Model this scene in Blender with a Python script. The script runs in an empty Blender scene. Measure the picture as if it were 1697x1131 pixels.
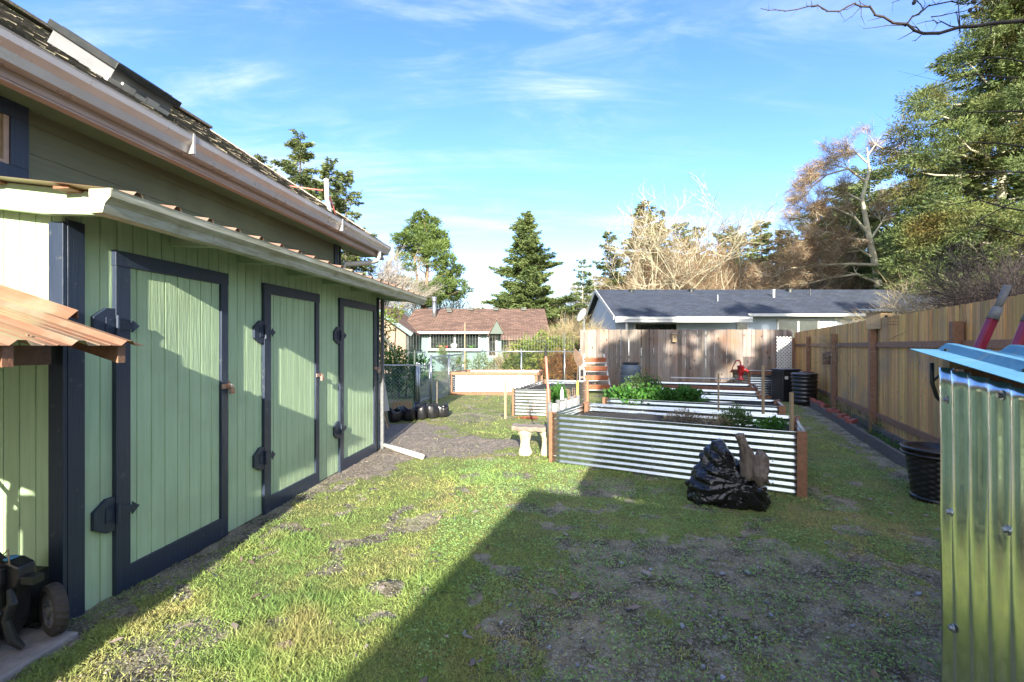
import bpy, math, random
import numpy as np
from mathutils import Vector, Matrix
R = math.radians
scene = bpy.context.scene
COL = scene.collection

# ------------------------------------------------------------------ camera
cam_d = bpy.data.cameras.new('camera')
cam = bpy.data.objects.new('camera', cam_d); COL.objects.link(cam)
cam.location = (0, 0, 1.5); cam.rotation_euler = (R(90), 0, 0)
cam_d.sensor_width = 36; cam_d.lens = 16.0; cam_d.shift_y = 0.0044
cam_d.clip_start = 0.05; cam_d.clip_end = 3000
scene.camera = cam
F = 754.0
def W(px, py, Y): return Vector(((px-848)/F*Y, Y, 1.5-(py-573)/F*Y))
def G(px, py): return W(px, py, 1.5*F/(py-573))

# ------------------------------------------------------------------ light
SUN_EL = math.atan(0.335)
scene.view_settings.view_transform = 'Standard'
scene.view_settings.look = 'None'
scene.view_settings.exposure = 2.45
scene.view_settings.gamma = 1
sd = bpy.data.lights.new('sun', 'SUN'); sd.energy = 3.2; sd.angle = R(0.53); sd.color = (1.0, 0.93, 0.80)
sun = bpy.data.objects.new('sun', sd); COL.objects.link(sun)
sun.rotation_euler = Vector((-0.015, 1, -0.335)).to_track_quat('-Z', 'Y').to_euler()
sun.location = (0, -20, 30)
world = bpy.data.worlds.new('World'); scene.world = world; world.use_nodes = True
def build_world():
    nt = world.node_tree; N = nt.nodes; L = nt.links
    bg = N['Background']; bg.inputs['Strength'].default_value = 0.15
    sky = N.new('ShaderNodeTexSky'); sky.sky_type = 'NISHITA'; sky.sun_disc = False
    sky.sun_elevation = SUN_EL; sky.sun_rotation = math.pi; sky.altitude = 0
    sky.air_density = 1.0; sky.dust_density = 0.15; sky.ozone_density = 1.6
    tc = N.new('ShaderNodeTexCoord'); sep = N.new('ShaderNodeSeparateXYZ')
    L.new(tc.outputs['Generated'], sep.inputs[0])
    def math_(op, a, b=None):
        m = N.new('ShaderNodeMath'); m.operation = op
        for i, v in enumerate((a, b)):
            if v is None: continue
            if isinstance(v, (int, float)): m.inputs[i].default_value = v
            else: L.new(v, m.inputs[i])
        return m.outputs[0]
    zz = math_('MAXIMUM', math_('ADD', sep.outputs[2], 0.12), 0.05)
    cx = math_('DIVIDE', sep.outputs[0], zz); cy = math_('DIVIDE', sep.outputs[1], zz)
    cmb = N.new('ShaderNodeCombineXYZ'); L.new(cx, cmb.inputs[0]); L.new(cy, cmb.inputs[1])
    def layer(rot, sc, seed, nscale, lo, hi, dist):
        mp = N.new('ShaderNodeMapping'); mp.inputs['Rotation'].default_value = (0, 0, rot)
        mp.inputs['Scale'].default_value = sc; mp.inputs['Location'].default_value = seed
        L.new(cmb.outputs[0], mp.inputs[0])
        n = N.new('ShaderNodeTexNoise'); n.inputs['Scale'].default_value = nscale
        n.inputs['Detail'].default_value = 9; n.inputs['Roughness'].default_value = 0.62
        n.inputs['Distortion'].default_value = dist
        L.new(mp.outputs[0], n.inputs['Vector'])
        mr = N.new('ShaderNodeMapRange'); mr.interpolation_type = 'SMOOTHSTEP'
        mr.inputs[1].default_value = lo; mr.inputs[2].default_value = hi
        L.new(n.outputs[0], mr.inputs[0]); return mr.outputs[0]
    a = layer(R(-52), (0.35, 1.7, 1), (2.2, 5.1, 0), 1.7, 0.45, 0.72, 0.6)
    b = layer(R(-30), (0.6, 1.2, 1), (4.4, 2.9, 2), 0.7, 0.45, 0.66, 0.3)
    c = layer(R(-20), (0.9, 2.0, 1), (1.5, 4.4, 5), 3.2, 0.42, 0.8, 0.7)
    ab = math_('MULTIPLY', a, math_('ADD', math_('MULTIPLY', b, 0.9), 0.12))
    cb = math_('MULTIPLY', math_('MULTIPLY', c, b), 0.42)
    cl = math_('ADD', ab, cb)
    hz = N.new('ShaderNodeMapRange'); hz.inputs[1].default_value = 0.24; hz.inputs[2].default_value = 0.0
    hz.inputs[3].default_value = 0.0; hz.inputs[4].default_value = 0.34
    L.new(sep.outputs[2], hz.inputs[0])
    hz2 = math_('MULTIPLY', hz.outputs[0], math_('ADD', math_('MULTIPLY', b, 0.5), 0.5))
    fac = math_('MINIMUM', math_('ADD', math_('MULTIPLY', cl, 0.85), hz2), 0.95)
    mix = N.new('ShaderNodeMix'); mix.data_type = 'RGBA'
    L.new(fac, mix.inputs['Factor']); 
    hs = N.new('ShaderNodeHueSaturation'); hs.inputs['Saturation'].default_value = 1.22; hs.inputs['Value'].default_value = 0.58; hs.inputs['Hue'].default_value = 0.513
    L.new(sky.outputs[0], hs.inputs['Color']); tint = N.new('ShaderNodeMix'); tint.data_type = 'RGBA'; tint.blend_type = 'MULTIPLY'; tint.inputs['Factor'].default_value = 1
    tint.inputs['B'].default_value = (0.78, 0.85, 1.0, 1); L.new(hs.outputs[0], tint.inputs['A']); L.new(tint.outputs['Result'], mix.inputs['A'])
    mix.inputs['B'].default_value = (1.4, 1.6, 1.82, 1)
    # added bright cloud, unseen behind the photographer, to lift the shade fill
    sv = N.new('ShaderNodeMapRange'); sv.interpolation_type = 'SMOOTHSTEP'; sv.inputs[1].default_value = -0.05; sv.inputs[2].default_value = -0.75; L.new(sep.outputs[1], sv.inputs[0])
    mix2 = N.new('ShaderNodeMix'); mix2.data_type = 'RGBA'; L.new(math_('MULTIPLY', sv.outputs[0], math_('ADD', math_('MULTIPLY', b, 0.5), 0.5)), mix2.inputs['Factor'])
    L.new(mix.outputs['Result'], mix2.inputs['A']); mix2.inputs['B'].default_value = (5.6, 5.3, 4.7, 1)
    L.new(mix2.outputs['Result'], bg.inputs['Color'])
build_world()

# ------------------------------------------------------------------ helpers
def tag(o, label=None, cat=None, group=None, kind=None):
    if label: o['label'] = label
    if cat: o['category'] = cat
    if group: o['group'] = group
    if kind: o['kind'] = kind
    return o
def empty(name, loc=(0,0,0), rz=0, label=None, cat=None, group=None):
    o = bpy.data.objects.new(name, None); COL.objects.link(o)
    o.location = loc; o.rotation_euler = (0, 0, rz); o.empty_display_size = 0.1
    return tag(o, label, cat, group)
def copy_tree(o, parent=None):
    c = o.copy(); COL.objects.link(c); c.parent = parent
    for ch in list(o.children): copy_tree(ch, c)
    return c

class MB:
    def __init__(s): s.v = []; s.f = []; s.n = 0
    def add(s, V, Fc):
        b = s.n; V = [tuple(p) for p in V]; s.v += V; s.n += len(V)
        s.f += [tuple(i+b for i in f) for f in Fc]
        return s
    def box(s, x0, x1, y0, y1, z0, z1, M=None):
        V = [(x0,y0,z0),(x1,y0,z0),(x1,y1,z0),(x0,y1,z0),(x0,y0,z1),(x1,y0,z1),(x1,y1,z1),(x0,y1,z1)]
        if M is not None: V = [M @ Vector(p) for p in V]
        return s.add(V, [(0,3,2,1),(4,5,6,7),(0,1,5,4),(1,2,6,5),(2,3,7,6),(3,0,4,7)])
    def beam(s, a, b, w, h, up=(0,0,1)):
        a = Vector(a); b = Vector(b); d = (b-a).normalized(); up = Vector(up)
        sx = d.cross(up)
        if sx.length < 1e-4: sx = d.cross(Vector((0,1,0)))
        sx.normalize(); u = sx.cross(d).normalized()
        V = []
        for p in (a, b):
            for i, j in ((-1,-1),(1,-1),(1,1),(-1,1)): V.append(p + sx*(i*w/2) + u*(j*h/2))
        return s.add(V, [(0,1,2,3),(4,7,6,5),(0,4,5,1),(1,5,6,2),(2,6,7,3),(3,7,4,0)])
    def tube(s, pts, rad, n=8, cap=True, squash=None):
        pts = [Vector(p) for p in pts]
        if isinstance(rad, (int, float)): rad = [rad]*len(pts)
        V = []; prev = None
        for i, p in enumerate(pts):
            d = (pts[min(i+1, len(pts)-1)] - pts[max(i-1, 0)])
            if d.length < 1e-9: d = Vector((0,0,1))
            d.normalize()
            if prev is None:
                r = Vector((0,0,1)) if abs(d.z) < .9 else Vector((1,0,0))
                x = d.cross(r).normalized()
            else:
                x = (prev - d*prev.dot(d))
                x = x.normalized() if x.length > 1e-6 else d.orthogonal().normalized()
            prev = x; y = d.cross(x)
            for k in range(n):
                a = 2*math.pi*k/n; V.append(p + x*(math.cos(a)*rad[i]) + y*(math.sin(a)*rad[i]*(squash or 1)))
        Fc = []
        for i in range(len(pts)-1):
            for k in range(n):
                k2 = (k+1) % n; Fc.append((i*n+k, i*n+k2, (i+1)*n+k2, (i+1)*n+k))
        if cap: Fc.append(tuple(range(n))[::-1]); Fc.append(tuple((len(pts)-1)*n+k for k in range(n)))
        return s.add(V, Fc)
    def lathe(s, prof, n=24, c=(0,0,0), M=None):
        V = []
        for r, z in prof:
            for k in range(n):
                a = 2*math.pi*k/n; p = Vector((c[0]+r*math.cos(a), c[1]+r*math.sin(a), c[2]+z))
                V.append(M @ p if M is not None else p)
        Fc = []
        for i in range(len(prof)-1):
            for k in range(n):
                k2 = (k+1) % n; Fc.append((i*n+k, i*n+k2, (i+1)*n+k2, (i+1)*n+k))
        Fc.append(tuple(range(n))[::-1]); Fc.append(tuple((len(prof)-1)*n+k for k in range(n)))
        return s.add(V, Fc)
    def prism(s, poly, a, b, axis='z', M=None):
        """poly: 2D points; extruded from a to b along axis"""
        def P(p, t):
            if axis == 'z': q = (p[0], p[1], t)
            elif axis == 'x': q = (t, p[0], p[1])
            else: q = (p[0], t, p[1])
            return M @ Vector(q) if M is not None else q
        n = len(poly); V = [P(p, a) for p in poly] + [P(p, b) for p in poly]
        Fc = [tuple(range(n))[::-1], tuple(range(n, 2*n))]
        for k in range(n): k2 = (k+1) % n; Fc.append((k, k2, n+k2, n+k))
        return s.add(V, Fc)
    def build(s, name, mat, parent=None, smooth=False, bevel=0, solid=0, fix=True):
        me = bpy.data.meshes.new(name); me.from_pydata(s.v, [], s.f)
        if fix:
            import bmesh
            bm = bmesh.new(); bm.from_mesh(me); bmesh.ops.recalc_face_normals(bm, faces=bm.faces); bm.to_mesh(me); bm.free()
        me.materials.append(mat); me.update()
        if smooth: me.shade_smooth()
        o = bpy.data.objects.new(name, me); COL.objects.link(o)
        if parent is not None: o.parent = parent
        if solid:
            m = o.modifiers.new('s', 'SOLIDIFY'); m.thickness = solid; m.offset = 0
        if bevel:
            m = o.modifiers.new('b', 'BEVEL'); m.width = bevel; m.segments = 2; m.limit_method = 'ANGLE'; m.angle_limit = R(40)
        return o
def npmesh(name, V, Fc, k, mat, parent=None, smooth=False, attrs=None):
    """V (n,3) float, Fc (m,k) int"""
    me = bpy.data.meshes.new(name); n = len(V); m = len(Fc)
    me.vertices.add(n); me.vertices.foreach_set('co', np.ascontiguousarray(V, dtype=np.float32).ravel())
    me.loops.add(m*k); me.loops.foreach_set('vertex_index', np.ascontiguousarray(Fc, dtype=np.int32).ravel())
    me.polygons.add(m); me.polygons.foreach_set('loop_start', np.arange(0, m*k, k, dtype=np.int32))
    me.polygons.foreach_set('loop_total', np.full(m, k, dtype=np.int32))
    me.update(calc_edges=True); me.validate()
    if smooth: me.shade_smooth()
    if attrs:
        for nm, arr in attrs.items():
            a = me.attributes.new(nm, 'FLOAT', 'POINT'); a.data.foreach_set('value', np.asarray(arr, dtype=np.float32))
    me.materials.append(mat)
    o = bpy.data.objects.new(name, me); COL.objects.link(o)
    if parent is not None: o.parent = parent
    return o

# numpy value noise
_rs = np.random.RandomState(7); _lat = _rs.rand(256, 256)
def vnoise(x, y):
    xi = np.floor(x).astype(int); yi = np.floor(y).astype(int); fx = x-xi; fy = y-yi
    fx = fx*fx*(3-2*fx); fy = fy*fy*(3-2*fy)
    a = _lat[xi & 255, yi & 255]; b = _lat[(xi+1) & 255, yi & 255]; c = _lat[xi & 255, (yi+1) & 255]; d = _lat[(xi+1) & 255, (yi+1) & 255]
    return (a*(1-fx)+b*fx)*(1-fy) + (c*(1-fx)+d*fx)*fy
def fbm(x, y, o=4):
    x = np.asarray(x, float); y = np.asarray(y, float); s = 0; a = .5; t = 0
    for i in range(o): s = s + a*vnoise(x+13.7*i, y+5.1*i); t += a; a *= .5; x = x*2.03; y = y*2.03
    return s/t
def sstep(a, b, x): t = np.clip((x-a)/(b-a), 0, 1); return t*t*(3-2*t)

# ------------------------------------------------------------------ materials
def mat(name, c1, c2=None, scale=4, stretch=(1,1,1), rough=.7, metal=0, bump=0, bscale=None, island=0, detail=6,
        lo=.35, hi=.65, c3=None, s3=1.0, t3=(.55,.75), rvar=0, spec=.5, coat=0, bdist=.01, translucent=0, bstretch=None, orand=0, brick=None, knots=None):
    m = bpy.data.materials.new(name); m.use_nodes = True; nt = m.node_tree; N = nt.nodes; L = nt.links
    p = N['Principled BSDF']; p.inputs['Roughness'].default_value = rough; p.inputs['Metallic'].default_value = metal
    p.inputs['Specular IOR Level'].default_value = spec
    if coat: p.inputs['Coat Weight'].default_value = coat; p.inputs['Coat Roughness'].default_value = .15
    tc = N.new('ShaderNodeTexCoord')
    def noise(sc, st, det=detail, off=0):
        mp = N.new('ShaderNodeMapping'); mp.inputs['Scale'].default_value = st; mp.inputs['Location'].default_value = (off, off*1.3, off*.7)
        L.new(tc.outputs['Object'], mp.inputs[0])
        n = N.new('ShaderNodeTexNoise'); n.inputs['Scale'].default_value = sc; n.inputs['Detail'].default_value = det
        n.inputs['Roughness'].default_value = .6; L.new(mp.outputs[0], n.inputs['Vector']); return n.outputs[0]
    def ramp(src, a, b):
        r = N.new('ShaderNodeMapRange'); r.inputs[1].default_value = a; r.inputs[2].default_value = b; L.new(src, r.inputs[0]); return r.outputs[0]
    def mix(f, A, B):
        x = N.new('ShaderNodeMix'); x.data_type = 'RGBA'; L.new(f, x.inputs['Factor'])
        for k, v in (('A', A), ('B', B)):
            if isinstance(v, tuple): x.inputs[k].default_value = (*v, 1)
            else: L.new(v, x.inputs[k])
        return x.outputs['Result']
    col = None
    if c2 is None: c2 = tuple(v*.8 for v in c1)
    n1 = noise(scale, stretch); col = mix(ramp(n1, lo, hi), c1, c2)
    if c3 is not None: col = mix(ramp(noise(s3, (1,1,1), 5, 3.3), *t3), col, c3)
    if brick:
        bt = N.new('ShaderNodeTexBrick'); bt.inputs['Scale'].default_value = 1; bt.inputs['Brick Width'].default_value = brick[0]; bt.inputs['Row Height'].default_value = brick[1]
        bt.inputs['Mortar Size'].default_value = brick[1]*.10; bt.inputs['Color1'].default_value = (.55,.55,.55,1); bt.inputs['Color2'].default_value = (1.35,1.35,1.35,1); bt.inputs['Mortar'].default_value = (.35,.35,.35,1)
        L.new(tc.outputs['Object'], bt.inputs['Vector']); mm = N.new('ShaderNodeMix'); mm.data_type = 'RGBA'; mm.blend_type = 'MULTIPLY'; mm.inputs['Factor'].default_value = .8
        L.new(col, mm.inputs['A']); L.new(bt.outputs['Color'], mm.inputs['B']); col = mm.outputs['Result']
    if knots:
        mp = N.new('ShaderNodeMapping'); mp.inputs['Scale'].default_value = (1, 1, .55); L.new(tc.outputs['Object'], mp.inputs[0])
        vk = N.new('ShaderNodeTexVoronoi'); vk.inputs['Scale'].default_value = knots[0]; L.new(mp.outputs[0], vk.inputs['Vector'])
        r = N.new('ShaderNodeMapRange'); r.inputs[1].default_value = knots[1]; r.inputs[2].default_value = knots[1]*.4; L.new(vk.outputs['Distance'], r.inputs[0])
        col = mix(r.outputs[0], col, knots[2])
    if island:
        g = N.new('ShaderNodeNewGeometry'); r = ramp(g.outputs['Random Per Island'], 0, 1)
        hs = N.new('ShaderNodeHueSaturation'); L.new(col, hs.inputs['Color'])
        mr = N.new('ShaderNodeMapRange'); mr.inputs[3].default_value = 1-island; mr.inputs[4].default_value = 1+island
        L.new(r, mr.inputs[0]); L.new(mr.outputs[0], hs.inputs['Value'])
        mh = N.new('ShaderNodeMapRange'); mh.inputs[3].default_value = .5-island*.045; mh.inputs[4].default_value = .5+island*.045
        wn = N.new('ShaderNodeTexWhiteNoise'); wn.noise_dimensions = '1D'; L.new(g.outputs['Random Per Island'], wn.inputs['W'])
        L.new(wn.outputs[0], mh.inputs[0]); L.new(mh.outputs[0], hs.inputs['Hue']); col = hs.outputs[0]
    if orand:
        oi = N.new('ShaderNodeObjectInfo'); hs = N.new('ShaderNodeHueSaturation'); L.new(col, hs.inputs['Color'])
        mr = N.new('ShaderNodeMapRange'); mr.inputs[3].default_value = 1-orand; mr.inputs[4].default_value = 1+orand
        L.new(oi.outputs['Random'], mr.inputs[0]); L.new(mr.outputs[0], hs.inputs['Value']); col = hs.outputs[0]
    L.new(col, p.inputs['Base Color'])
    if rvar:
        mr = N.new('ShaderNodeMapRange'); mr.inputs[3].default_value = rough-rvar; mr.inputs[4].default_value = rough+rvar
        mr.inputs[1].default_value = .3; mr.inputs[2].default_value = .7
        L.new(noise(scale*1.7, (1,1,1), 4, 9), mr.inputs[0]); L.new(mr.outputs[0], p.inputs['Roughness'])
    if bump:
        b = N.new('ShaderNodeBump'); b.inputs['Strength'].default_value = bump; b.inputs['Distance'].default_value = bdist
        L.new(noise(bscale or scale*2, bstretch or stretch, 5, 1.7), b.inputs['Height']); L.new(b.outputs[0], p.inputs['Normal'])
    if translucent:
        t = N.new('ShaderNodeBsdfTranslucent'); L.new(col, t.inputs['Color'])
        ms = N.new('ShaderNodeMixShader'); ms.inputs[0].default_value = translucent
        out = N['Material Output']; L.new(p.outputs[0], ms.inputs[1]); L.new(t.outputs[0], ms.inputs[2]); L.new(ms.outputs[0], out.inputs[0])
    return m
V_ = (7, 7, .35)     # vertical grain
M = {}
M['siding'] = mat('siding', (.44,.58,.36), (.37,.50,.295), 5, (6,6,.3), .55, bump=.6, bscale=16, bstretch=(4,4,.35), bdist=.006, c3=(.33,.43,.26), s3=1.3, t3=(.48,.72))
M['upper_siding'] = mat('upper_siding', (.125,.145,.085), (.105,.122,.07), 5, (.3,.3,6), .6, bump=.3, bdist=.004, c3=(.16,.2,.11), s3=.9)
M['pale_green'] = mat('pale_green', (.38,.52,.33), (.33,.46,.28), 5, (1,1,1), .5, bump=.2, bdist=.003)
M['soffit'] = mat('soffit', (.12,.19,.11), (.1,.16,.09), 5, (1,1,1), .6)
M['navy'] = mat('navy', (.016,.027,.052), (.024,.035,.06), 9, V_, .42, bump=.5, bscale=20, bdist=.003, c3=(.06,.07,.08), s3=14, t3=(.63,.7))
M['fascia'] = mat('fascia', (.40,.30,.235), (.32,.24,.19), 3, (1,.3,4), .55, bump=.2, c3=(.42,.36,.32), s3=1.2)
M['gutter'] = mat('gutter', (.48,.465,.45), (.39,.375,.36), 2.5, (1,1,3), .32, bump=.12, bscale=3, c3=(.44,.37,.31), s3=1.1, t3=(.45,.7), rvar=.1, metal=.25)
M['old_gutter'] = mat('old_gutter', (.46,.46,.37), (.26,.25,.15), 7, (1,.6,5), .5, bump=.15, c3=(.22,.2,.11), s3=9, t3=(.58,.75), rvar=.1)
M['downspout'] = mat('downspout', (.5,.48,.42), (.4,.38,.33), 5, (1,1,1), .45)
M['shingle'] = mat('shingle', (.17,.145,.105), (.08,.07,.05), 30, (1,1,1), .9, bump=.8, island=.5, c3=(.09,.10,.03), s3=3, t3=(.55,.7))
M['white'] = mat('white', (.52,.52,.50), (.45,.45,.42), 5, (1,1,1), .5, bump=.1)
M['galv'] = mat('galv', (.53,.57,.58), (.46,.50,.51), 14, (1,1,1), .30, 1, bump=.05, bscale=2.0, detail=2, rvar=.04, c3=(.46,.5,.5), s3=2.0, t3=(.55,.85), bdist=.012)
M['galv_shed'] = mat('galv_shed', (.84,.88,.87), (.74,.78,.77), 55, (1,1,.5), .19, 1, bump=.12, bscale=26, detail=3, rvar=.06, c3=(.55,.58,.52), s3=5, t3=(.5,.75), bdist=.0012)
M['blue_metal'] = mat('blue_metal', (.085,.24,.36), (.065,.19,.30), 6, (1,1,1), .75, 0, spec=.25, bump=.5, bscale=60, bdist=.003, c3=(.30,.30,.19), s3=7, t3=(.56,.72))
M['copper_roof'] = mat('copper_roof', (.35,.165,.10), (.38,.24,.165), 5, (.5,3,1), .38, .5, bump=.15, c3=(.33,.33,.24), s3=2.5, t3=(.48,.68))
M['cedar'] = mat('cedar', (.24,.115,.06), (.16,.075,.038), 6, (5,5,5), .65, bump=.4, bscale=22, orand=.22, c3=(.2,.13,.08), s3=4)
M['wet_cedar'] = mat('wet_cedar', (.17,.07,.035), (.11,.045,.025), 6, V_, .55, bump=.5, bscale=22, orand=.15)
M['grey_wood'] = mat('grey_wood', (.225,.185,.155), (.135,.115,.10), 4, (8,8,.5), .85, bump=.7, bscale=16, island=.35, c3=(.20,.125,.08), s3=1.6, t3=(.46,.72), knots=(5, .17, (.05,.03,.02)))
M['tan_fence'] = mat('tan_fence', (.64,.36,.11), (.40,.23,.075), 5, (9,9,.4), .75, bump=.6, bscale=16, island=.30, c3=(.26,.20,.13), s3=.9, t3=(.5,.75), knots=(6, .14, (.13,.07,.03)))
M['stake'] = mat('stake', (.36,.26,.15), (.26,.19,.11), 9, V_, .75, bump=.3, orand=.15)
M['edging'] = mat('edging', (.12,.105,.09), (.075,.065,.055), 8, (1,1,6), .8, bump=.5, bscale=20)
M['brick'] = mat('brick', (.30,.10,.07), (.2,.07,.05), 14, (1,1,1), .85, bump=.6, island=.3)
M['soil'] = mat('soil', (.012,.0095,.007), (.024,.019,.014), 30, (1,1,1), .9, bump=1.0, bscale=28, bdist=.03)
M['terracotta'] = mat('terracotta', (.34,.11,.05), (.26,.08,.035), 7, (1,1,1), .55)
M['barrel'] = mat('barrel', (.10,.13,.16), (.07,.09,.12), 5, (1,1,1), .45)
M['black_plastic'] = mat('black_plastic', (.010,.010,.012), (.016,.016,.018), 7, (1,1,1), .32, bump=.1)
M['driftwood'] = mat('driftwood', (.22,.175,.14), (.10,.075,.055), 9, (5,5,.8), .8, bump=.9, bscale=20, bdist=.02)
M['stone'] = mat('stone', (.30,.25,.19), (.18,.14,.11), 8, (1,1,1), .85, bump=.5, bscale=25, c3=(.12,.1,.09), s3=4, t3=(.5,.7))
M['cream_stone'] = mat('cream_stone', (.55,.50,.38), (.36,.33,.22), 10, (1,1,1), .85, bump=.6, bscale=18, c3=(.18,.17,.10), s3=8, t3=(.55,.68))
M['rust'] = mat('rust', (.40,.15,.05), (.45,.40,.36), 30, (1,1,1), .5, .4, bump=.4)
M['steel'] = mat('steel', (.42,.44,.45), (.32,.34,.34), 8, (1,1,1), .38, .9)
M['wire'] = mat('wire', (.22,.24,.24), (.16,.17,.17), 8, (1,1,1), .5, .4)
M['mower_rim'] = mat('mower_rim', (.20,.19,.17), (.08,.075,.07), 20, (1,1,1), .6)
M['lead'] = mat('lead', (.17,.175,.18), (.13,.135,.14), 6, (1,1,1), .6)
M['dark_metal'] = mat('dark_metal', (.03,.035,.035), (.05,.05,.045), 12, (1,1,1), .5, .6)
M['green_post'] = mat('green_post', (.02,.045,.03), (.03,.05,.035), 12, (1,1,1), .5)
M['crimson'] = mat('crimson', (.20,.01,.035), (.15,.008,.028), 6, V_, .3, c3=(.4,.2,.2), s3=40, t3=(.68,.72))
M['grip'] = mat('grip', (.16,.17,.17), (.1,.1,.1), 20, (1,1,1), .7)
M['salmon'] = mat('salmon', (.62,.20,.15), (.5,.14,.10), 9, V_, .5)
M['yellow'] = mat('yellow', (.62,.45,.06), (.5,.36,.05), 9, V_, .5)
M['pump_red'] = mat('pump_red', (.28,.012,.015), (.2,.01,.012), 9, (1,1,1), .4)
M['pvc'] = mat('pvc', (.72,.71,.66), (.6,.58,.5), 6, (1,1,1), .4, c3=(.3,.28,.22), s3=7, t3=(.62,.8))
M['blue_house'] = mat('blue_house', (.42,.48,.55), (.37,.43,.50), 5, V_, .7)
M['blue_roof'] = mat('blue_roof', (.036,.046,.066), (.02,.027,.042), 7, (3,1,1), .9, bump=.5, bscale=30, c3=(.055,.062,.075), s3=1.1, brick=(.32,.17))
M['brown_roof'] = mat('brown_roof', (.17,.10,.07), (.11,.064,.045), 5, (4,1,1), .9, bump=.5, bscale=30, c3=(.2,.12,.08), s3=1.0, brick=(.32,.19))
M['mint'] = mat('mint', (.12,.20,.18), (.095,.165,.15), 4, V_, .6)
M['shake'] = mat('shake', (.30,.23,.16), (.2,.15,.1), 9, (3,3,1), .85, island=.3)
M['glass'] = mat('glass', (.01,.014,.014), (.03,.035,.03), 3, (1,1,1), .06, spec=.8)
M['screen'] = mat('screen', (.35,.27,.14), (.22,.16,.07), 20, (1,1,1), .5)
M['concrete'] = mat('concrete', (.30,.28,.26), (.18,.17,.16), 10, (1,1,1), .9, bump=.6, bscale=30)
M['rusty'] = mat('rusty', (.13,.08,.05), (.07,.05,.035), 9, (1,1,1), .85, bump=.4)
M['tyre'] = mat('tyre', (.035,.03,.026), (.06,.05,.04), 15, (1,1,1), .85, bump=.5)
M['mower_board'] = mat('mower_board', (.17,.12,.085), (.10,.07,.05), 7, (1,3,1), .7, bump=.4, c3=(.22,.20,.18), s3=5)
M['bark'] = mat('bark', (.12,.10,.08), (.06,.05,.04), 5, V_, .9, bump=.8, bscale=9, c3=(.26,.27,.2), s3=1.2)
M['pale_bark'] = mat('pale_bark', (.48,.44,.32), (.33,.31,.21), 2, (1,1,1), .9, bump=.4, c3=(.42,.44,.25), s3=.8)
M['dark_bark'] = mat('dark_bark', (.05,.035,.03), (.03,.022,.02), 8, (1,1,1), .8)
M['twig_orange'] = mat('twig_orange', (.27,.18,.10), (.18,.12,.07), .5, (1,1,1), .9, island=.3)
M['twig_grey'] = mat('twig_grey', (.34,.30,.25), (.24,.21,.18), .5, (1,1,1), .9, island=.3)
M['straw'] = mat('straw', (.36,.29,.16), (.25,.2,.11), 1.5, (1,1,1), .8, island=.3, translucent=.2)
def leafm(name, c1, c2, s=.6, isl=.35, tr=.32, **k): return mat(name, c1, c2, s, (1,1,1), .6, island=isl, translucent=tr, detail=4, spec=.3, **k)
M['spruce'] = leafm('spruce', (.20,.235,.085), (.09,.125,.05), .5)
M['spruce_big'] = leafm('spruce_big', (.18,.225,.07), (.065,.10,.036), .55, c3=(.16,.12,.035), s3=.35, t3=(.52,.7))
M['fir'] = leafm('fir', (.20,.25,.085), (.10,.145,.05), .6)
M['pine'] = leafm('pine', (.17,.235,.06), (.08,.125,.035), .45, c3=(.16,.13,.05), s3=.3, t3=(.58,.75))
M['laurel'] = leafm('laurel', (.22,.25,.04), (.09,.14,.03), 1.2)
M['herb'] = leafm('herb', (.07,.20,.03), (.04,.12,.02), 4)
M['herb2'] = leafm('herb2', (.13,.20,.06), (.07,.13,.04), 4)
M['fern'] = leafm('fern', (.30,.15,.04), (.2,.1,.03), 2)
M['dry'] = leafm('dry', (.33,.27,.17), (.2,.17,.11), 3)
M['hedge_far'] = leafm('hedge_far', (.17,.15,.07), (.085,.09,.04), .3)
M['grass'] = leafm('grass', (.32,.40,.11), (.18,.29,.085), .9, .35, .35, c3=(.42,.36,.15), s3=1.6, t3=(.48,.70))
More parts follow.
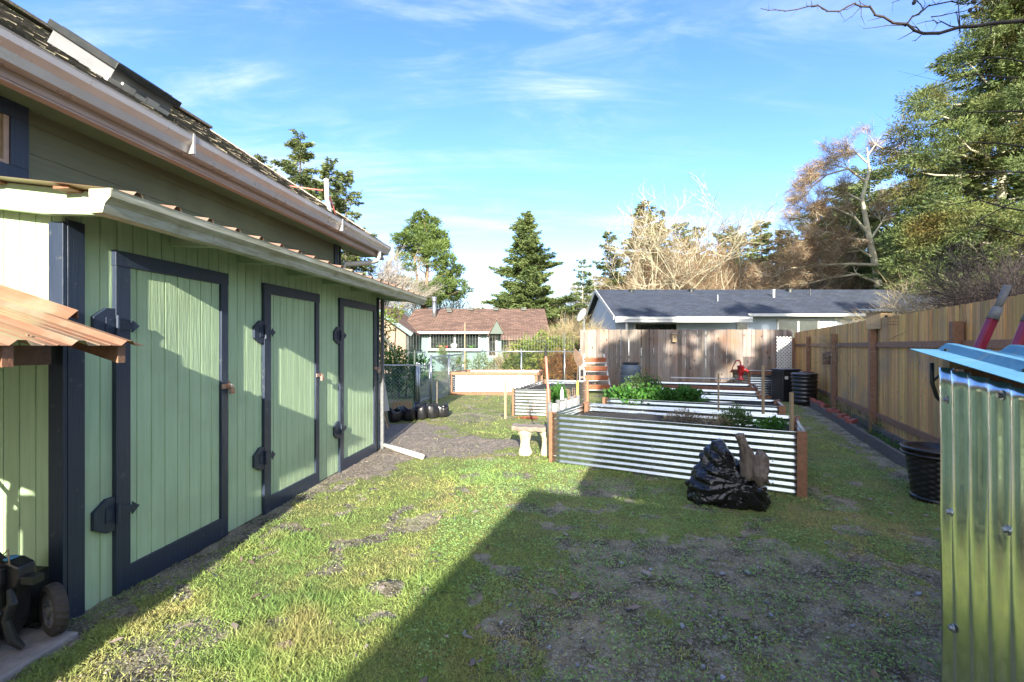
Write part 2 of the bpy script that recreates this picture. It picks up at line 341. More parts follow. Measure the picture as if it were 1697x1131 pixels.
def ground_mat():
    m = bpy.data.materials.new('ground'); m.use_nodes = True; nt = m.node_tree; N = nt.nodes; L = nt.links; p = N['Principled BSDF']
    p.inputs['Roughness'].default_value = .95; p.inputs['Specular IOR Level'].default_value = .25
    tc = N.new('ShaderNodeTexCoord')
    def noise(sc, det=6, r=.6):
        n = N.new('ShaderNodeTexNoise'); n.inputs['Scale'].default_value = sc; n.inputs['Detail'].default_value = det; n.inputs['Roughness'].default_value = r
        L.new(tc.outputs['Object'], n.inputs['Vector']); return n.outputs[0]
    def mr(s, a, b, c=0, d=1):
        r = N.new('ShaderNodeMapRange'); r.inputs[1].default_value = a; r.inputs[2].default_value = b; r.inputs[3].default_value = c; r.inputs[4].default_value = d
        L.new(s, r.inputs[0]); return r.outputs[0]
    def mix(f, A, B):
        x = N.new('ShaderNodeMix'); x.data_type = 'RGBA'; L.new(f, x.inputs['Factor'])
        for k, v in (('A', A), ('B', B)):
            if isinstance(v, tuple): x.inputs[k].default_value = (*v, 1)
            else: L.new(v, x.inputs[k])
        return x.outputs['Result']
    def attr(n): a = N.new('ShaderNodeAttribute'); a.attribute_name = n; return a.outputs['Fac']
    def mth(op, a, b):
        x = N.new('ShaderNodeMath'); x.operation = op
        for i, v in enumerate((a, b)):
            if isinstance(v, (int, float)): x.inputs[i].default_value = v
            else: L.new(v, x.inputs[i])
        return x.outputs[0]
    grass = mix(mr(noise(2.2), .35, .65), (.22,.26,.075), (.12,.16,.05))
    grass = mix(mr(noise(55, 3), .45, .65), grass, (.10,.085,.04))
    grass = mix(mr(noise(1.1), .55, .72), grass, (.28,.22,.11))
    dirt = mix(mr(noise(3.2, 9, .68), .40, .60), (.26,.23,.155), (.07,.06,.04))
    vo = N.new('ShaderNodeTexVoronoi'); vo.inputs['Scale'].default_value = 95; L.new(tc.outputs['Object'], vo.inputs['Vector'])
    sepc = N.new('ShaderNodeSeparateColor'); L.new(vo.outputs['Color'], sepc.inputs[0])
    dirt = mix(mr(sepc.outputs[0], .62, 1.0, 0, .85), dirt, (.34,.33,.27))
    vo2 = N.new('ShaderNodeTexVoronoi'); vo2.inputs['Scale'].default_value = 42; L.new(tc.outputs['Object'], vo2.inputs['Vector'])
    sp2 = N.new('ShaderNodeSeparateColor'); L.new(vo2.outputs['Color'], sp2.inputs[0])
    gravel = mix(mr(sp2.outputs[1], 0, 1), (.27,.23,.19), (.12,.10,.08))
    df = mth('ADD', attr('dirt'), mth('MULTIPLY', mth('SUBTRACT', noise(14, 5), .5), .9))
    col = mix(mr(df, .44, .56), grass, dirt)
    gf = mth('ADD', attr('gravel'), mth('MULTIPLY', mth('SUBTRACT', noise(9, 5), .5), .8))
    col = mix(mr(gf, .42, .58), col, gravel)
    L.new(col, p.inputs['Base Color'])
    b = N.new('ShaderNodeBump'); b.inputs['Strength'].default_value = .8; b.inputs['Distance'].default_value = .02
    hgt = mth('ADD', noise(38, 6, .7), mth('MULTIPLY', vo.outputs['Distance'], -.5)); L.new(hgt, b.inputs['Height'])
    L.new(b.outputs[0], p.inputs['Normal'])
    return m
M['ground'] = ground_mat()

def bag_mat():
    m = mat('bag', (.007,.007,.009), (.012,.012,.014), 7, (1,1,1), .2)
    nt = m.node_tree; N = nt.nodes; L = nt.links; tc = N.new('ShaderNodeTexCoord'); prev = None
    for sc, st, rot, stg in ((7, (2.2, 1, .8), (0, .6, 0), .7), (16, (1, 1, 2), (0, -.5, 0), .5)):
        mp = N.new('ShaderNodeMapping'); mp.inputs['Scale'].default_value = st; mp.inputs['Rotation'].default_value = rot; L.new(tc.outputs['Object'], mp.inputs[0])
        n = N.new('ShaderNodeTexNoise'); n.noise_type = 'RIDGED_MULTIFRACTAL'; n.inputs['Scale'].default_value = sc; n.inputs['Detail'].default_value = 3; n.inputs['Distortion'].default_value = .7
        L.new(mp.outputs[0], n.inputs['Vector']); b = N.new('ShaderNodeBump'); b.inputs['Strength'].default_value = stg; b.inputs['Distance'].default_value = .02
        L.new(n.outputs[0], b.inputs['Height'])
        if prev: L.new(prev, b.inputs['Normal'])
        prev = b.outputs[0]
    L.new(prev, N['Principled BSDF'].inputs['Normal']); return m
M['bag'] = bag_mat()

# vegetation builders ---------------------------------------------------------
def unit(a): return a/np.maximum(np.linalg.norm(a, axis=-1, keepdims=True), 1e-9)
def cards(P, D, Ln, Wd, rng, tri=False, fold=.0):
    """one small leaf/spray per point: base P, direction D, length Ln, width Wd"""
    n = len(P); D = unit(D); S = unit(np.cross(D, rng.normal(size=(n, 3)))); Nn = np.cross(D, S)
    Ln = np.broadcast_to(np.asarray(Ln, float).reshape(-1, 1) if np.ndim(Ln) else Ln, (n, 1)); Wd = np.broadcast_to(np.asarray(Wd, float).reshape(-1, 1) if np.ndim(Wd) else Wd, (n, 1))
    if tri:
        V = np.stack([P-S*Wd*.5, P+S*Wd*.5, P+D*Ln], 1).reshape(-1, 3); return V, np.arange(n*3).reshape(-1, 3), 3
    m = P+D*Ln*.45
    V = np.stack([P, m+S*Wd*.5+Nn*Wd*fold, P+D*Ln, m-S*Wd*.5+Nn*Wd*fold], 1).reshape(-1, 3)
    return V, np.arange(n*4).reshape(-1, 4), 4
def conifer_pts(h, r, rng, nb, per, base=.08, p=.8, cx=0, cy=0, droop=.25, z0=0, gapf=.25, twist=None):
    z = h*(base+(1-base)*rng.rand(nb)**1.15*0.985); z = np.sort(z)
    az = rng.rand(nb)*2*math.pi
    prof = (1-z/h)**p
    L = (r*prof*(.55+.6*rng.rand(nb)) + .12*r*.3)*(.8+.4*np.sin(az*2+z*1.7)*.5+.0)
    L *= np.where(rng.rand(nb) < gapf, .45, 1)
    npt = np.maximum(3, (L*per).astype(int)); idx = np.repeat(np.arange(nb), npt)
    t = rng.rand(len(idx))**.75
    li = L[idx]; a = az[idx]; out = np.stack([np.cos(a), np.sin(a), np.zeros_like(a)], 1); side = np.stack([-np.sin(a), np.cos(a), np.zeros_like(a)], 1)
    rise = (.35*(z[idx]/h) - droop*(1-z[idx]/h))
    P = out*(li*t)[:, None]; P[:, 2] = z[idx] + li*t*rise - droop*.35*li*t*t + .12*li*np.maximum(t-.6, 0)
    sgn = np.sign(rng.rand(len(idx))-.5); w = (1-t)*li*.38*rng.rand(len(idx)); P += side*(sgn*w)[:, None]; P[:, 2] -= w*.25*rng.rand(len(idx))
    P += rng.normal(size=P.shape)*.03*r*.3
    P[:, 0] += cx; P[:, 1] += cy; P[:, 2] += z0
    D = out*.8 + side*(sgn*(.3+.7*rng.rand(len(idx))))[:, None]; D[:, 2] += -.45+.5*rng.rand(len(idx)); D += rng.normal(size=D.shape)*.25
    return P, D, (az, z, L, rise)
def conifer(name, label, loc, h, r, seed, nb=160, per=26, spray=(.34,.13), m='spruce', p=.8, base=.08, droop=.25, leaders=None, group=None, cat='tree', gapf=.25, trunk_r=None, limb='bark'):
    rng = np.random.RandomState(seed); root = empty(name, loc, 0, label, cat, group)
    tr = trunk_r or h*.016
    mb = MB(); lst = leaders or [(0, 0, h, r, 0)]
    Ps = []; Ds = []; 
    for (cx, cy, hh, rr, zb) in lst:
        P, D, br = conifer_pts(hh, rr, rng, int(nb*hh/h), per, base, p, cx, cy, droop, zb, gapf); Ps.append(P); Ds.append(D)
        k = tr*hh/h
        mb.tube([(0, 0, -.3) if cx or cy else (0,0,-.3), (cx*.5, cy*.5, zb+hh*.25), (cx, cy, zb+hh*.45), (cx, cy, zb+hh*.97)], [k, k*.8, k*.62, k*.08], 8)
        az, z, L, rise = br
        for i in range(0, len(az), 2):
            q = Vector((cx, cy, zb+z[i])); e = q+Vector((math.cos(az[i])*L[i]*.8, math.sin(az[i])*L[i]*.8, L[i]*.8*rise[i]-droop*.35*L[i]*.64))
            mb.tube([q, e], [max(.012, L[i]*.016), .006], 4, False)
    mb.build('trunk', M[limb], root, True, fix=False)
    P = np.concatenate(Ps); D = np.concatenate(Ds)
    s = .6+.8*rng.rand(len(P))
    V, Fc, k = cards(P, D, spray[0]*s, spray[1]*s, rng, fold=.25)
    npmesh('crown', V, Fc, k, M[m], root); return root
def blobs(centres, n, rng, shell=.55, hole=.0, D_up=.2):
    """points in ellipsoid clumps: centres [(x,y,z,rx,ry,rz)]"""
    c = np.array(centres, float); vol = (c[:,3]*c[:,4]*c[:,5])**.8; k = rng.choice(len(c), n, p=vol/vol.sum())
    d = unit(rng.normal(size=(n, 3))); rr = shell+(1.08-shell)*rng.rand(n)**.7; rr *= 1+.18*np.sin(d[:,0]*5+k)+.14*np.sin(d[:,2]*7+k*2)+.1*np.sin(d[:,1]*11+k)
    P = c[k, :3]+d*rr[:, None]*c[k, 3:]; D = d+rng.normal(size=(n, 3))*.5; D[:, 2] += D_up
    return P, D
def leafball(name, mt, centres, n, size, seed, parent=None, shell=.4, up=.2, tri=False):
    rng = np.random.RandomState(seed); P, D = blobs(centres, n, rng, shell, 0, up); s = .6+.8*rng.rand(n)
    V, Fc, k = cards(P, D, size[0]*s, size[1]*s, rng, tri, .2); return npmesh(name, V, Fc, k, mt, parent)
class Branches:
    def __init__(s, seed): s.r = random.Random(seed); s.seg = []; s.tips = []
    def grow(s, p, d, L, rad, lev, maxlev, spread=.6, grav=0.0, wob=.25, nseg=4, kids=(2, 4), shrink=.68, tw=None, minr=.008):
        p = Vector(p); d = Vector(d).normalized(); r0 = rad; pts = [(p.copy(), r0)]
        for i in range(nseg):
            d = (d + Vector((s.r.gauss(0, wob), s.r.gauss(0, wob), s.r.gauss(0, wob)*.7 + grav))).normalized()
            p = p + d*(L/nseg); r1 = max(minr*.6, rad*(1-.6*(i+1)/nseg)); s.seg.append((pts[-1][0], p.copy(), pts[-1][1], r1)); pts.append((p.copy(), r1))
            if lev >= maxlev-1: s.tips.append((p.copy(), d.copy()))
            if lev < maxlev and i >= (1 if lev == 0 else 0):
                for _ in range(s.r.randint(*kids) if i == nseg-1 else s.r.randint(0, 2) + (1 if lev==0 else 0)):
                    a = Vector((s.r.gauss(0, 1), s.r.gauss(0, 1), s.r.gauss(0, .6))).normalized()
                    nd = (d + a*spread*1.2).normalized()
                    s.grow(p, nd, L*shrink*s.r.uniform(.7, 1.15), max(minr, r1*.62), lev+1, maxlev, spread, grav, wob, max(3, nseg-1), (1, 3), shrink, tw, minr)
    def mesh(s, name, mt, parent, n=4):
        V = []; 
        A = np.array([q[0] for q in s.seg]); B = np.array([q[1] for q in s.seg]); ra = np.array([q[2] for q in s.seg]); rb = np.array([q[3] for q in s.seg])
        D = unit(B-A); ref = np.where(np.abs(D[:, 2:3]) > .9, np.array([[1., 0, 0]]), np.array([[0, 0, 1.]])); X = unit(np.cross(D, ref)); Y = np.cross(D, X)
        rings = []
        for C, rr in ((A, ra), (B+D*0.01, rb)):
            for k in range(n):
                a = 2*math.pi*k/n; rings.append(C + X*(math.cos(a)*rr)[:, None] + Y*(math.sin(a)*rr)[:, None])
        V = np.stack(rings, 1).reshape(-1, 3); m = len(A); base = (np.arange(m)*2*n)[:, None]
        Fc = np.concatenate([base+np.array([[k, (k+1) % n, n+(k+1) % n, n+k]]) for k in range(n)])
        return npmesh(name, V, Fc, 4, mt, parent, True)
    def twigs(s, name, mt, parent, per=6, L=.5, w=.012, seed=1, spread=.6, grav=0):
        rng = np.random.RandomState(seed); P = np.array([t[0] for t in s.tips]); D = np.array([t[1] for t in s.tips])
        P = np.repeat(P, per, 0); D = np.repeat(D, per, 0)+rng.normal(size=(len(P), 3))*spread; D[:, 2] += grav
        P = P + rng.normal(size=P.shape)*L*.25
        V, Fc, k = cards(P, D, L*(.4+.9*rng.rand(len(P))), w, rng, True); return npmesh(name, V, Fc, k, mt, parent)

# ================================================================== setting: ground
def dirt_mask(x, y):
    n = fbm(x*1.3+3, y*1.3+9, 4)-.5; n2 = fbm(x*4+30, y*4, 3)-.5
    e = 1-sstep(.72, 1.18, np.sqrt(((x-1.35)/1.6)**2 + ((y-2.05)/1.3)**2)+n*1.3+n2*.9)
    e = np.maximum(e, .75*sstep(.02, .16, n2+n*.5)*(x > -.3+(y-2)*.3)*(y < 5.2)*(y > 1))
    d = e*.95
    wall = -2.70+.115*y
    d = np.maximum(d, (1-sstep(.10, .34, x-wall+n*.4+n2*.25))*(y < 6.8)*.9)
    d = np.maximum(d, .62*(1-sstep(.5, 1.1, np.sqrt(((x+1.65)/.55)**2+((y-2.2)/.5)**2)+n*.8)))
    d = np.maximum(d, .9*(1-sstep(.6, 1.1, np.sqrt(((x+.77)/.13)**2+((y-2.80)/.10)**2)+n2*.8)))
    d = np.maximum(d, .62*(1-sstep(.6, 1.2, np.sqrt(((x-1.0)/.9)**2+((y-4.75)/.28)**2)+n*.7)))
    ed = (x-(2.32+.45*y)); d = np.maximum(d, .95*(1-sstep(.02, .20, np.abs(ed+.12)+n2*.7+n*.3))*(y > 4.6)*(y < 14))
    d = np.maximum(d, .95*((ed > 0) & (x < 2.75+.45*y) & (y > 3)))
    d = np.maximum(d, .5*(1-sstep(.6, 1.2, np.sqrt(((x+.9)/1.0)**2+((y-9.6)/.8)**2)+n)))
    d = np.maximum(d, sstep(.10, .2, n)*.5*sstep(0, 2.6, x)*(y < 8))
    d = np.maximum(d, sstep(.12, .22, n2)*.75)
    return np.clip(d, 0, 1)
def gravel_mask(x, y):
    n = fbm(x*1.6+50, y*1.6+2, 4)-.5
    wall = -2.70+.115*y
    g = (1-sstep(.35, .95, (x-wall)*.8+n*1.1))*sstep(4.6, 5.6, y)*(1-sstep(8.4, 9.4, y+n*2))
    g = np.maximum(g, .75*(1-sstep(.6, 1.15, np.sqrt(((x+.85)/.95)**2+((y-6.9)/.9)**2)+n*1.1)))
    return np.clip(g, 0, 1)
def gh(x, y):
    x = np.asarray(x, float); y = np.asarray(y, float)
    h = (fbm(x*.7+4, y*.7, 3)-.5)*.05 + (fbm(x*3, y*3+7, 3)-.5)*.025
    h = h + .015*(fbm(x*9, y*9+3, 3)-.5)
    h = h + .06*np.exp(-(((x+.77)/.10)**2+((y-2.80)/.08)**2))*(.6+.8*fbm(x*25, y*25, 3))
    return h*(1-sstep(16, 24, np.abs(y)))*(1-sstep(10, 14, np.abs(x)))
def build_ground():
    xs = np.concatenate([[-900, -400, -200, -100, -60, -40, -25, -15, -9], np.arange(-6, -3, .25), np.arange(-3, 6, .022), np.arange(6, 13, .12), [13.5, 16, 22, 30, 45, 70, 120, 250, 500, 900]])
    ys = np.concatenate([[-900, -300, -100, -40, -20, -10, -5, -3, -1.5], np.arange(-.5, 1.6, .2), np.arange(1.6, 5, .018), np.arange(5, 9, .04), np.arange(9, 17, .1), [17.5, 19, 22, 26, 32, 40, 60, 90, 150, 300, 600, 900]])
    X, Y = np.meshgrid(xs, ys); Z = gh(X, Y)
    dm = dirt_mask(X, Y); Z = Z - .012*dm + dm*(fbm(X*22, Y*22, 2)-.5)*.02
    nx, ny = len(xs), len(ys); V = np.stack([X, Y, Z], -1).reshape(-1, 3)
    i = np.arange(nx-1)[None, :]+np.arange(ny-1)[:, None]*nx; i = i.ravel()
    o = npmesh('ground', V, np.stack([i, i+1, i+nx+1, i+nx], 1), 4, M['ground'], None, True, {'dirt': dm.ravel(), 'gravel': gravel_mask(X, Y).ravel()})
    tag(o, kind='structure')
build_ground()
def build_grass():
    rng = np.random.RandomState(5); n = 620000
    y = 1/(1/13.5+(1/1.7-1/13.5)*rng.rand(n)**.9); x = (rng.rand(n)*2.7-1.28)*y + rng.normal(size=n)*.2
    wall = -2.70+.115*y
    ok = (x > wall+.02) & (x < 2.72+.45*y) & ((x < 1.15) | (y > 1.3))
    dm = dirt_mask(x, y); gm = gravel_mask(x, y); cl = fbm(x*6+2, y*6, 4)
    dens = np.clip(1.12-dm*1.45+(cl-.5)*1.9*(.35+dm), 0.05, 1)*np.clip(1-gm*1.6, .02, 1)
    ok &= rng.rand(n) < dens; x = x[ok]; y = y[ok]; n = len(x); tall = fbm(x*2.3+9, y*2.3, 3)
    tall2 = sstep(.58, .72, fbm(x*1.7+40, y*1.7+11, 3))
    # longer tufts along the planter front and by the path
    near = np.exp(-(((x-1.6)*.476+(y-5.15)*.879)/.16)**2)*((x > .3) & (x < 3.1))
    tuft = np.exp(-(((x-1.27)/.16)**2+((y-3.06)/.12)**2))
    L = (.011+.029*rng.rand(n)**1.8)*(1-.25*((x > .2) & (y < 4.6)))*(.5+1.0*tall)*(1+1.1*tall2+.9*near+1.5*tuft)*(1-.3*dirt_mask(x, y))
    P = np.stack([x, y, gh(x, y)-.004], 1); D = rng.normal(size=(n, 3))*.75; D[:, 2] = .35+.6*rng.rand(n)
    w = .0026+.0011*y
    V, Fc, k = cards(P, D, L, w*(.7+.6*rng.rand(n)), rng, True)
    o = npmesh('grass', V, Fc, 3, M['grass']); tag(o, 'short bright green lawn grass and moss', 'grass', kind='stuff')
    # clover / small weeds in the bare patch
    m = 70000; x = rng.rand(m)*5-.6; y = 1.75+rng.rand(m)*4.2; q = fbm(x*5+70, y*5+8, 4); ok = (q > .45) & (x < 2.2+.45*y) & ((x < 1.15) | (y > 1.3)); x = x[ok]; y = y[ok]; m = len(x)
    D = rng.normal(size=(m, 3)); D[:, 2] = .25; V, Fc, k = cards(np.stack([x, y, gh(x, y)+.006+.01*rng.rand(m)], 1), D, .012+.014*rng.rand(m), .009, rng)
    o = npmesh('clover', V, Fc, 4, M['weed']); tag(o, 'small flat clover and weed leaves on the bare ground', 'weeds', kind='stuff')
    # pebbles and bark crumbs
    m = 34000; x = rng.rand(m)*6.2-2.4; y = 1.75+rng.rand(m)**1.5*6.5; dm = np.maximum(dirt_mask(x, y), gravel_mask(x, y)); ok = (rng.rand(m) < dm*1.1) & (x > -2.62+.115*y) & (x < 2.6+.45*y); x = x[ok]; y = y[ok]; m = len(x)
    s = (.0022+.0075*rng.rand(m)**4)[:, None, None]
    oc = np.array([[1,0,0],[-1,0,0],[0,1,0],[0,-1,0],[0,0,.6],[0,0,-.6]])[None]*(.6+.7*rng.rand(m, 6, 1))
    a = rng.rand(m)*6.28; ca, sa = np.cos(a), np.sin(a); st = (1+1.2*rng.rand(m))
    ox = oc[..., 0]*st[:, None]; oy = oc[..., 1]; V = np.stack([ox*ca[:, None]-oy*sa[:, None], ox*sa[:, None]+oy*ca[:, None], oc[..., 2]], -1)*s
    V = V+np.stack([x, y, gh(x, y)+.0], 1)[:, None, :]
    f = np.array([[0,2,4],[2,1,4],[1,3,4],[3,0,4],[2,0,5],[1,2,5],[3,1,5],[0,3,5]])[None]+np.arange(m)[:, None, None]*6
    o = npmesh('gravel', V.reshape(-1, 3), f.reshape(-1, 3), 3, M['pebble']); tag(o, 'loose grey pebbles and crumbs on the bare ground', 'gravel', kind='stuff')
    m = 420; x = rng.rand(m)*3.6-.3; y = 1.75+rng.rand(m)**1.4*3.0; ok = (rng.rand(m) < dirt_mask(x, y)) & ((x < 1.15) | (y > 1.3)); x = x[ok]; y = y[ok]; m = len(x); a = rng.rand(m)*6.28
    D = np.stack([np.cos(a), np.sin(a), .15*rng.normal(size=m)], 1); S = unit(np.cross(D, np.array([0, 0, 1.])+rng.normal(size=(m, 3))*.15)); P = np.stack([x, y, gh(x, y)+.008], 1)
    Ln = (.006+.020*rng.rand(m)**3)[:, None]; Wd = Ln*(.5+.5*rng.rand(m))[:, None]; ring = [P-D*Ln, P-D*Ln*.3+S*Wd, P+D*Ln*.9+S*Wd*.5, P+D*Ln*.5-S*Wd*.7]; th = np.array([0, 0, .006])
    V = np.stack(ring+[q-th for q in ring], 1).reshape(-1, 3); b_ = np.arange(m)[:, None]*8
    f4 = np.concatenate([b_+np.array([[k, (k+1) % 4, 4+(k+1) % 4, 4+k]]) for k in range(4)]+[b_+np.array([[0, 1, 2, 3]])])
    o = npmesh('slate_chips', V, f4, 4, M['slate']); tag(o, 'flat blue grey slate chips on the bare soil', 'stone chips', kind='stuff')
    # dead leaves and bark flakes
    m = 420; x = rng.rand(m)*6-2.2; y = 1.8+rng.rand(m)**1.3*5.5; ok = (x > -2.5+.115*y) & (x < 2.2+.45*y) & ((x < 1.15) | (y > 1.3)); x = x[ok]; y = y[ok]; m = len(x)
    D = rng.normal(size=(m, 3)); D[:, 2] = .12*rng.normal(size=m); S = unit(np.cross(D, np.array([0, 0, 1.])+rng.normal(size=(m, 3))*.25)); D = unit(D); P = np.stack([x, y, gh(x, y)+.012], 1)
    Ln = (.015+.035*rng.rand(m)**2)[:, None]; Wd = Ln*(.25+.4*rng.rand(m))[:, None]
    V = np.stack([P-D*Ln, P-D*Ln*.2+S*Wd, P+D*Ln, P+D*Ln*.3-S*Wd*.8+np.array([0,0,.006])], 1).reshape(-1, 3)
    o = npmesh('leaf_litter', V, np.arange(m*4).reshape(-1, 4), 4, M['litter']); tag(o, 'dead leaves and bark flakes scattered on the lawn', 'litter', kind='stuff')
M['weed'] = leafm('weed', (.25,.38,.14), (.15,.26,.08), 3)
M['slate'] = mat('slate', (.26,.28,.31), (.16,.17,.19), 8, (1,1,1), .45, island=.4)
M['pebble'] = mat('pebble', (.26,.24,.19), (.075,.068,.052), 8, (1,1,1), .7, island=.75)
M['litter'] = mat('litter', (.20,.18,.17), (.14,.085,.045), 2, (1,1,1), .6, island=.5)
build_grass()

# ================================================================== profile sheets
def psheet(mb, prof, P0, U, V, Nn, length, m=1, th=.0012, wob=None):
    P0, U, V, Nn = Vector(P0), Vector(U), Vector(V), Vector(Nn); k = len(prof)
    for sgn in (0, 1): pass
    Vs = []
    for j in range(m+1):
        t = length*j/m
        for v, h in prof:
            hh = h+(wob(t, v) if wob else 0); Vs.append(P0+U*t+V*v+Nn*hh)
    nb = len(Vs); Vs += [p-Nn*th for p in Vs]
    Fc = []
    for j in range(m):
        for i in range(k-1):
            a = j*k+i; Fc.append((a, a+1, a+k+1, a+k)); Fc.append((nb+a, nb+a+k, nb+a+k+1, nb+a+1))
    for i in range(k-1):
        Fc.append((i, nb+i, nb+i+1, i+1)); a = m*k+i; Fc.append((a, a+1, nb+a+1, nb+a))
    for j in range(m):
        a = j*k; Fc.append((a, a+k, nb+a+k, nb+a)); a = j*k+k-1; Fc.append((a, nb+a, nb+a+k, a+k))
    mb.add(Vs, Fc)
def sine_prof(total, pitch=.068, amp=.009, per=10, ph=0):
    n = int(total/pitch*per); return [(total*i/n, amp*math.sin(2*math.pi*total*i/n/pitch+ph)) for i in range(n+1)]
def rib_prof(total, pitch, w=.05, top=.02, h=.022, off=0):
    pts = [(0, 0)]; s = off
    while s+w < total:
        pts += [(s, 0), (s+(w-top)/2, h), (s+(w+top)/2, h), (s+w, 0)]
        for k in (1, 2): 
            q = s+w+(pitch-w)*k/3
            if q+.012 < total: pts += [(q-.006, 0), (q, .004), (q+.006, 0)]
        s += pitch
    pts.append((total, 0)); out = []
    for p in pts:
        if not out or p[0] > out[-1][0]+1e-5: out.append(p)
    return out
def groove_panel(mb, a, b, z0, z1, x, pitch=.1016, gw=.009, gd=.006, th=.02, M_=None, off=0):
    pts = [(x, a)]; s = a+off+pitch*.5
    while s+gw < b: pts += [(x, s), (x-gd, s+.0015), (x-gd, s+gw-.0015), (x, s+gw)]; s += pitch
    pts.append((x, b)); V = []; n = len(pts)
    for z in (z0, z1):
        for px, py in pts: V.append(Vector((px, py, z)))
        V.append(Vector((x-th, b, z))); V.append(Vector((x-th, a, z)))
    k = n+2; Fc = [(i, (i+1) % k, k+(i+1) % k, k+i) for i in range(k)]+[tuple(range(k))[::-1], tuple(range(k, 2*k))]
    if M_ is not None: V = [M_ @ p for p in V]
    mb.add(V, Fc)

# ================================================================== the green house
def build_house():
    H = empty('house', (-2.70, 0, 0), -math.atan(.115), 'green house with a row of navy framed closet doors under a low lean-to roof', 'house')
    s = 1.0066; XU = -.845
    # lower closet wall, facing the lawn
    mb = MB(); groove_panel(mb, 2.46*s, 6.60*s, .0, 2.26, 0, off=.03); mb.build('wall', M['siding'], H)
    # closet wall that faces the camera
    T = Matrix(((0,1,0,0),(-1,0,0,2.46*s),(0,0,1,0),(0,0,0,1)))
    mb = MB(); groove_panel(mb, XU, -.001, .05, 2.34, 0, M_=T); w = mb.build('front_wall', M['siding'], H)
    # far end wall, footing
    mb = MB(); mb.box(XU, -.022, 6.60*s-.03, 6.60*s, 0, 2.28); mb.build('end_wall', M['siding'], H)
    mb = MB(); mb.box(XU+.02, -.03, 2.46*s+.03, 6.60*s-.04, -.1, .06); mb.build('footing', M['concrete'], H)
    # upper wall
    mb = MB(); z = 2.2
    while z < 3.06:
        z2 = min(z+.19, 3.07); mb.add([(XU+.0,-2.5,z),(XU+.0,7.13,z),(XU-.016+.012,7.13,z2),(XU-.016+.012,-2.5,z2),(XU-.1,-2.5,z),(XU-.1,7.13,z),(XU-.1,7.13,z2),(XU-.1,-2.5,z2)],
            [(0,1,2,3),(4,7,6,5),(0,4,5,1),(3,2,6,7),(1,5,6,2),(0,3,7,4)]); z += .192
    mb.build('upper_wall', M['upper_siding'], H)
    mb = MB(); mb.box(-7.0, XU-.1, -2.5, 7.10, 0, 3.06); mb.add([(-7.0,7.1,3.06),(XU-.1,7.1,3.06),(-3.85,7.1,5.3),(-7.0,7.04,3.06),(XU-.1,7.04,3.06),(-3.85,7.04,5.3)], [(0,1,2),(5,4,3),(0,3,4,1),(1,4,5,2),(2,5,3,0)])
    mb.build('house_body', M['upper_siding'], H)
    mb = MB(); mb.box(XU, XU+.02, 6.96, 7.06, 2.3, 3.07); mb.box(XU-.1, XU+.019, 7.132, 7.155, 2.3, 3.065); mb.build('corner_board', M['navy'], H)
    mb = MB(); mb.box(0, .02, 2.46*s-.001, 2.46*s+.088, .0, 2.18); mb.box(-.072, .018, 2.46*s-.024, 2.46*s-.003, .02, 2.165); mb.build('corner_board', M['navy'], H, bevel=.002)
    mb = MB(); mb.box(.0, .018, 6.60*s-.06, 6.60*s+.004, .0, 2.2); mb.build('corner_board', M['navy'], H, bevel=.002)
    # doors
    for (a, b, zb, zt) in ((2.716, 3.62, .0, 2.07), (4.06, 4.97, -.02, 2.06), (5.43, 6.47, -.03, 2.07)):
        a *= s; b *= s; t = .092; mb = MB(); groove_panel(mb, a+t*.8, b-t*.8, zb+.12, zt-t*.8, .010, off=.02); d = mb.build('door', M['siding'], H)
        for q in ((a, a+t, zb, zt-t+.001), (b-t*.75, b, zb, zt-t+.001)):
            m2 = MB(); m2.box(.0, .028, q[0], q[1], q[2], q[3]); m2.build('trim_board', M['navy'], d, bevel=.0015)
        m2 = MB(); m2.box(.0, .031, a-.004, b+.004, zt-t, zt); m2.build('trim_board', M['navy'], d, bevel=.0015)
        m2 = MB(); m2.box(.0, .029, a+.001, b-.001, zb-.002, zb+.15); m2.build('trim_board', M['navy'], d, bevel=.0015)
        for hz in (1.62, .50):
            hb = MB(); hb.prism([(a-.002, hz+.10), (a-.05, hz+.10), (a-.125, hz+.045), (a-.125, hz-.055), (a-.05, hz-.10), (a-.002, hz-.10)], .001, .024, 'x')
            hb.prism([(a+.004, hz+.035), (a+.095, hz+.02), (a+.095, hz+.04), (a+.145, hz), (a+.095, hz-.04), (a+.095, hz-.02), (a+.004, hz-.035)], .032, .037, 'x')
            hb.prism([(a-.06, hz+.045), (a-.004, hz+.045), (a-.004, hz-.045), (a-.06, hz-.045)], .0245, .029, 'x')
            hb.tube([(.041, a, hz-.06), (.041, a, hz+.06)], .010, 10)
            for q in (-.03, .03): hb.tube([(.03, a-.035, hz+q), (.034, a-.035, hz+q)], .006, 6)
            hb.build('hinge', M['navy'], d, bevel=.001)
        hz = 1.18; hb = MB(); hb.box(.032, .040, b-.075, b+.01, hz-.018, hz+.018); hb.tube([(.036, b-.005, hz-.02), (.06, b-.005, hz-.02), (.06, b+.02, hz-.02), (.036, b+.02, hz-.02)], .005, 6)
        hb.box(.001, .006, b+.004, b+.05, hz-.035, hz+.035); hb.build('hasp', M['rust'], d, bevel=.001)
        pb = MB(); pb.box(.046, .066, b-.012, b+.030, hz-.062, hz-.024)
        pts = [(.056, b-.004, hz-.026), (.056, b-.004, hz), (.056, b+.002, hz+.012), (.056, b+.016, hz+.012), (.056, b+.022, hz), (.056, b+.022, hz-.026)]; pb.tube(pts, .004, 6); pb.build('padlock', M['rust'], d, bevel=.003)
    # lean-to roof over the closets
    sl = .135; L = 1.385; U = Vector((-1, 0, sl)).normalized(); Nn = Vector((sl, 0, 1)).normalized()
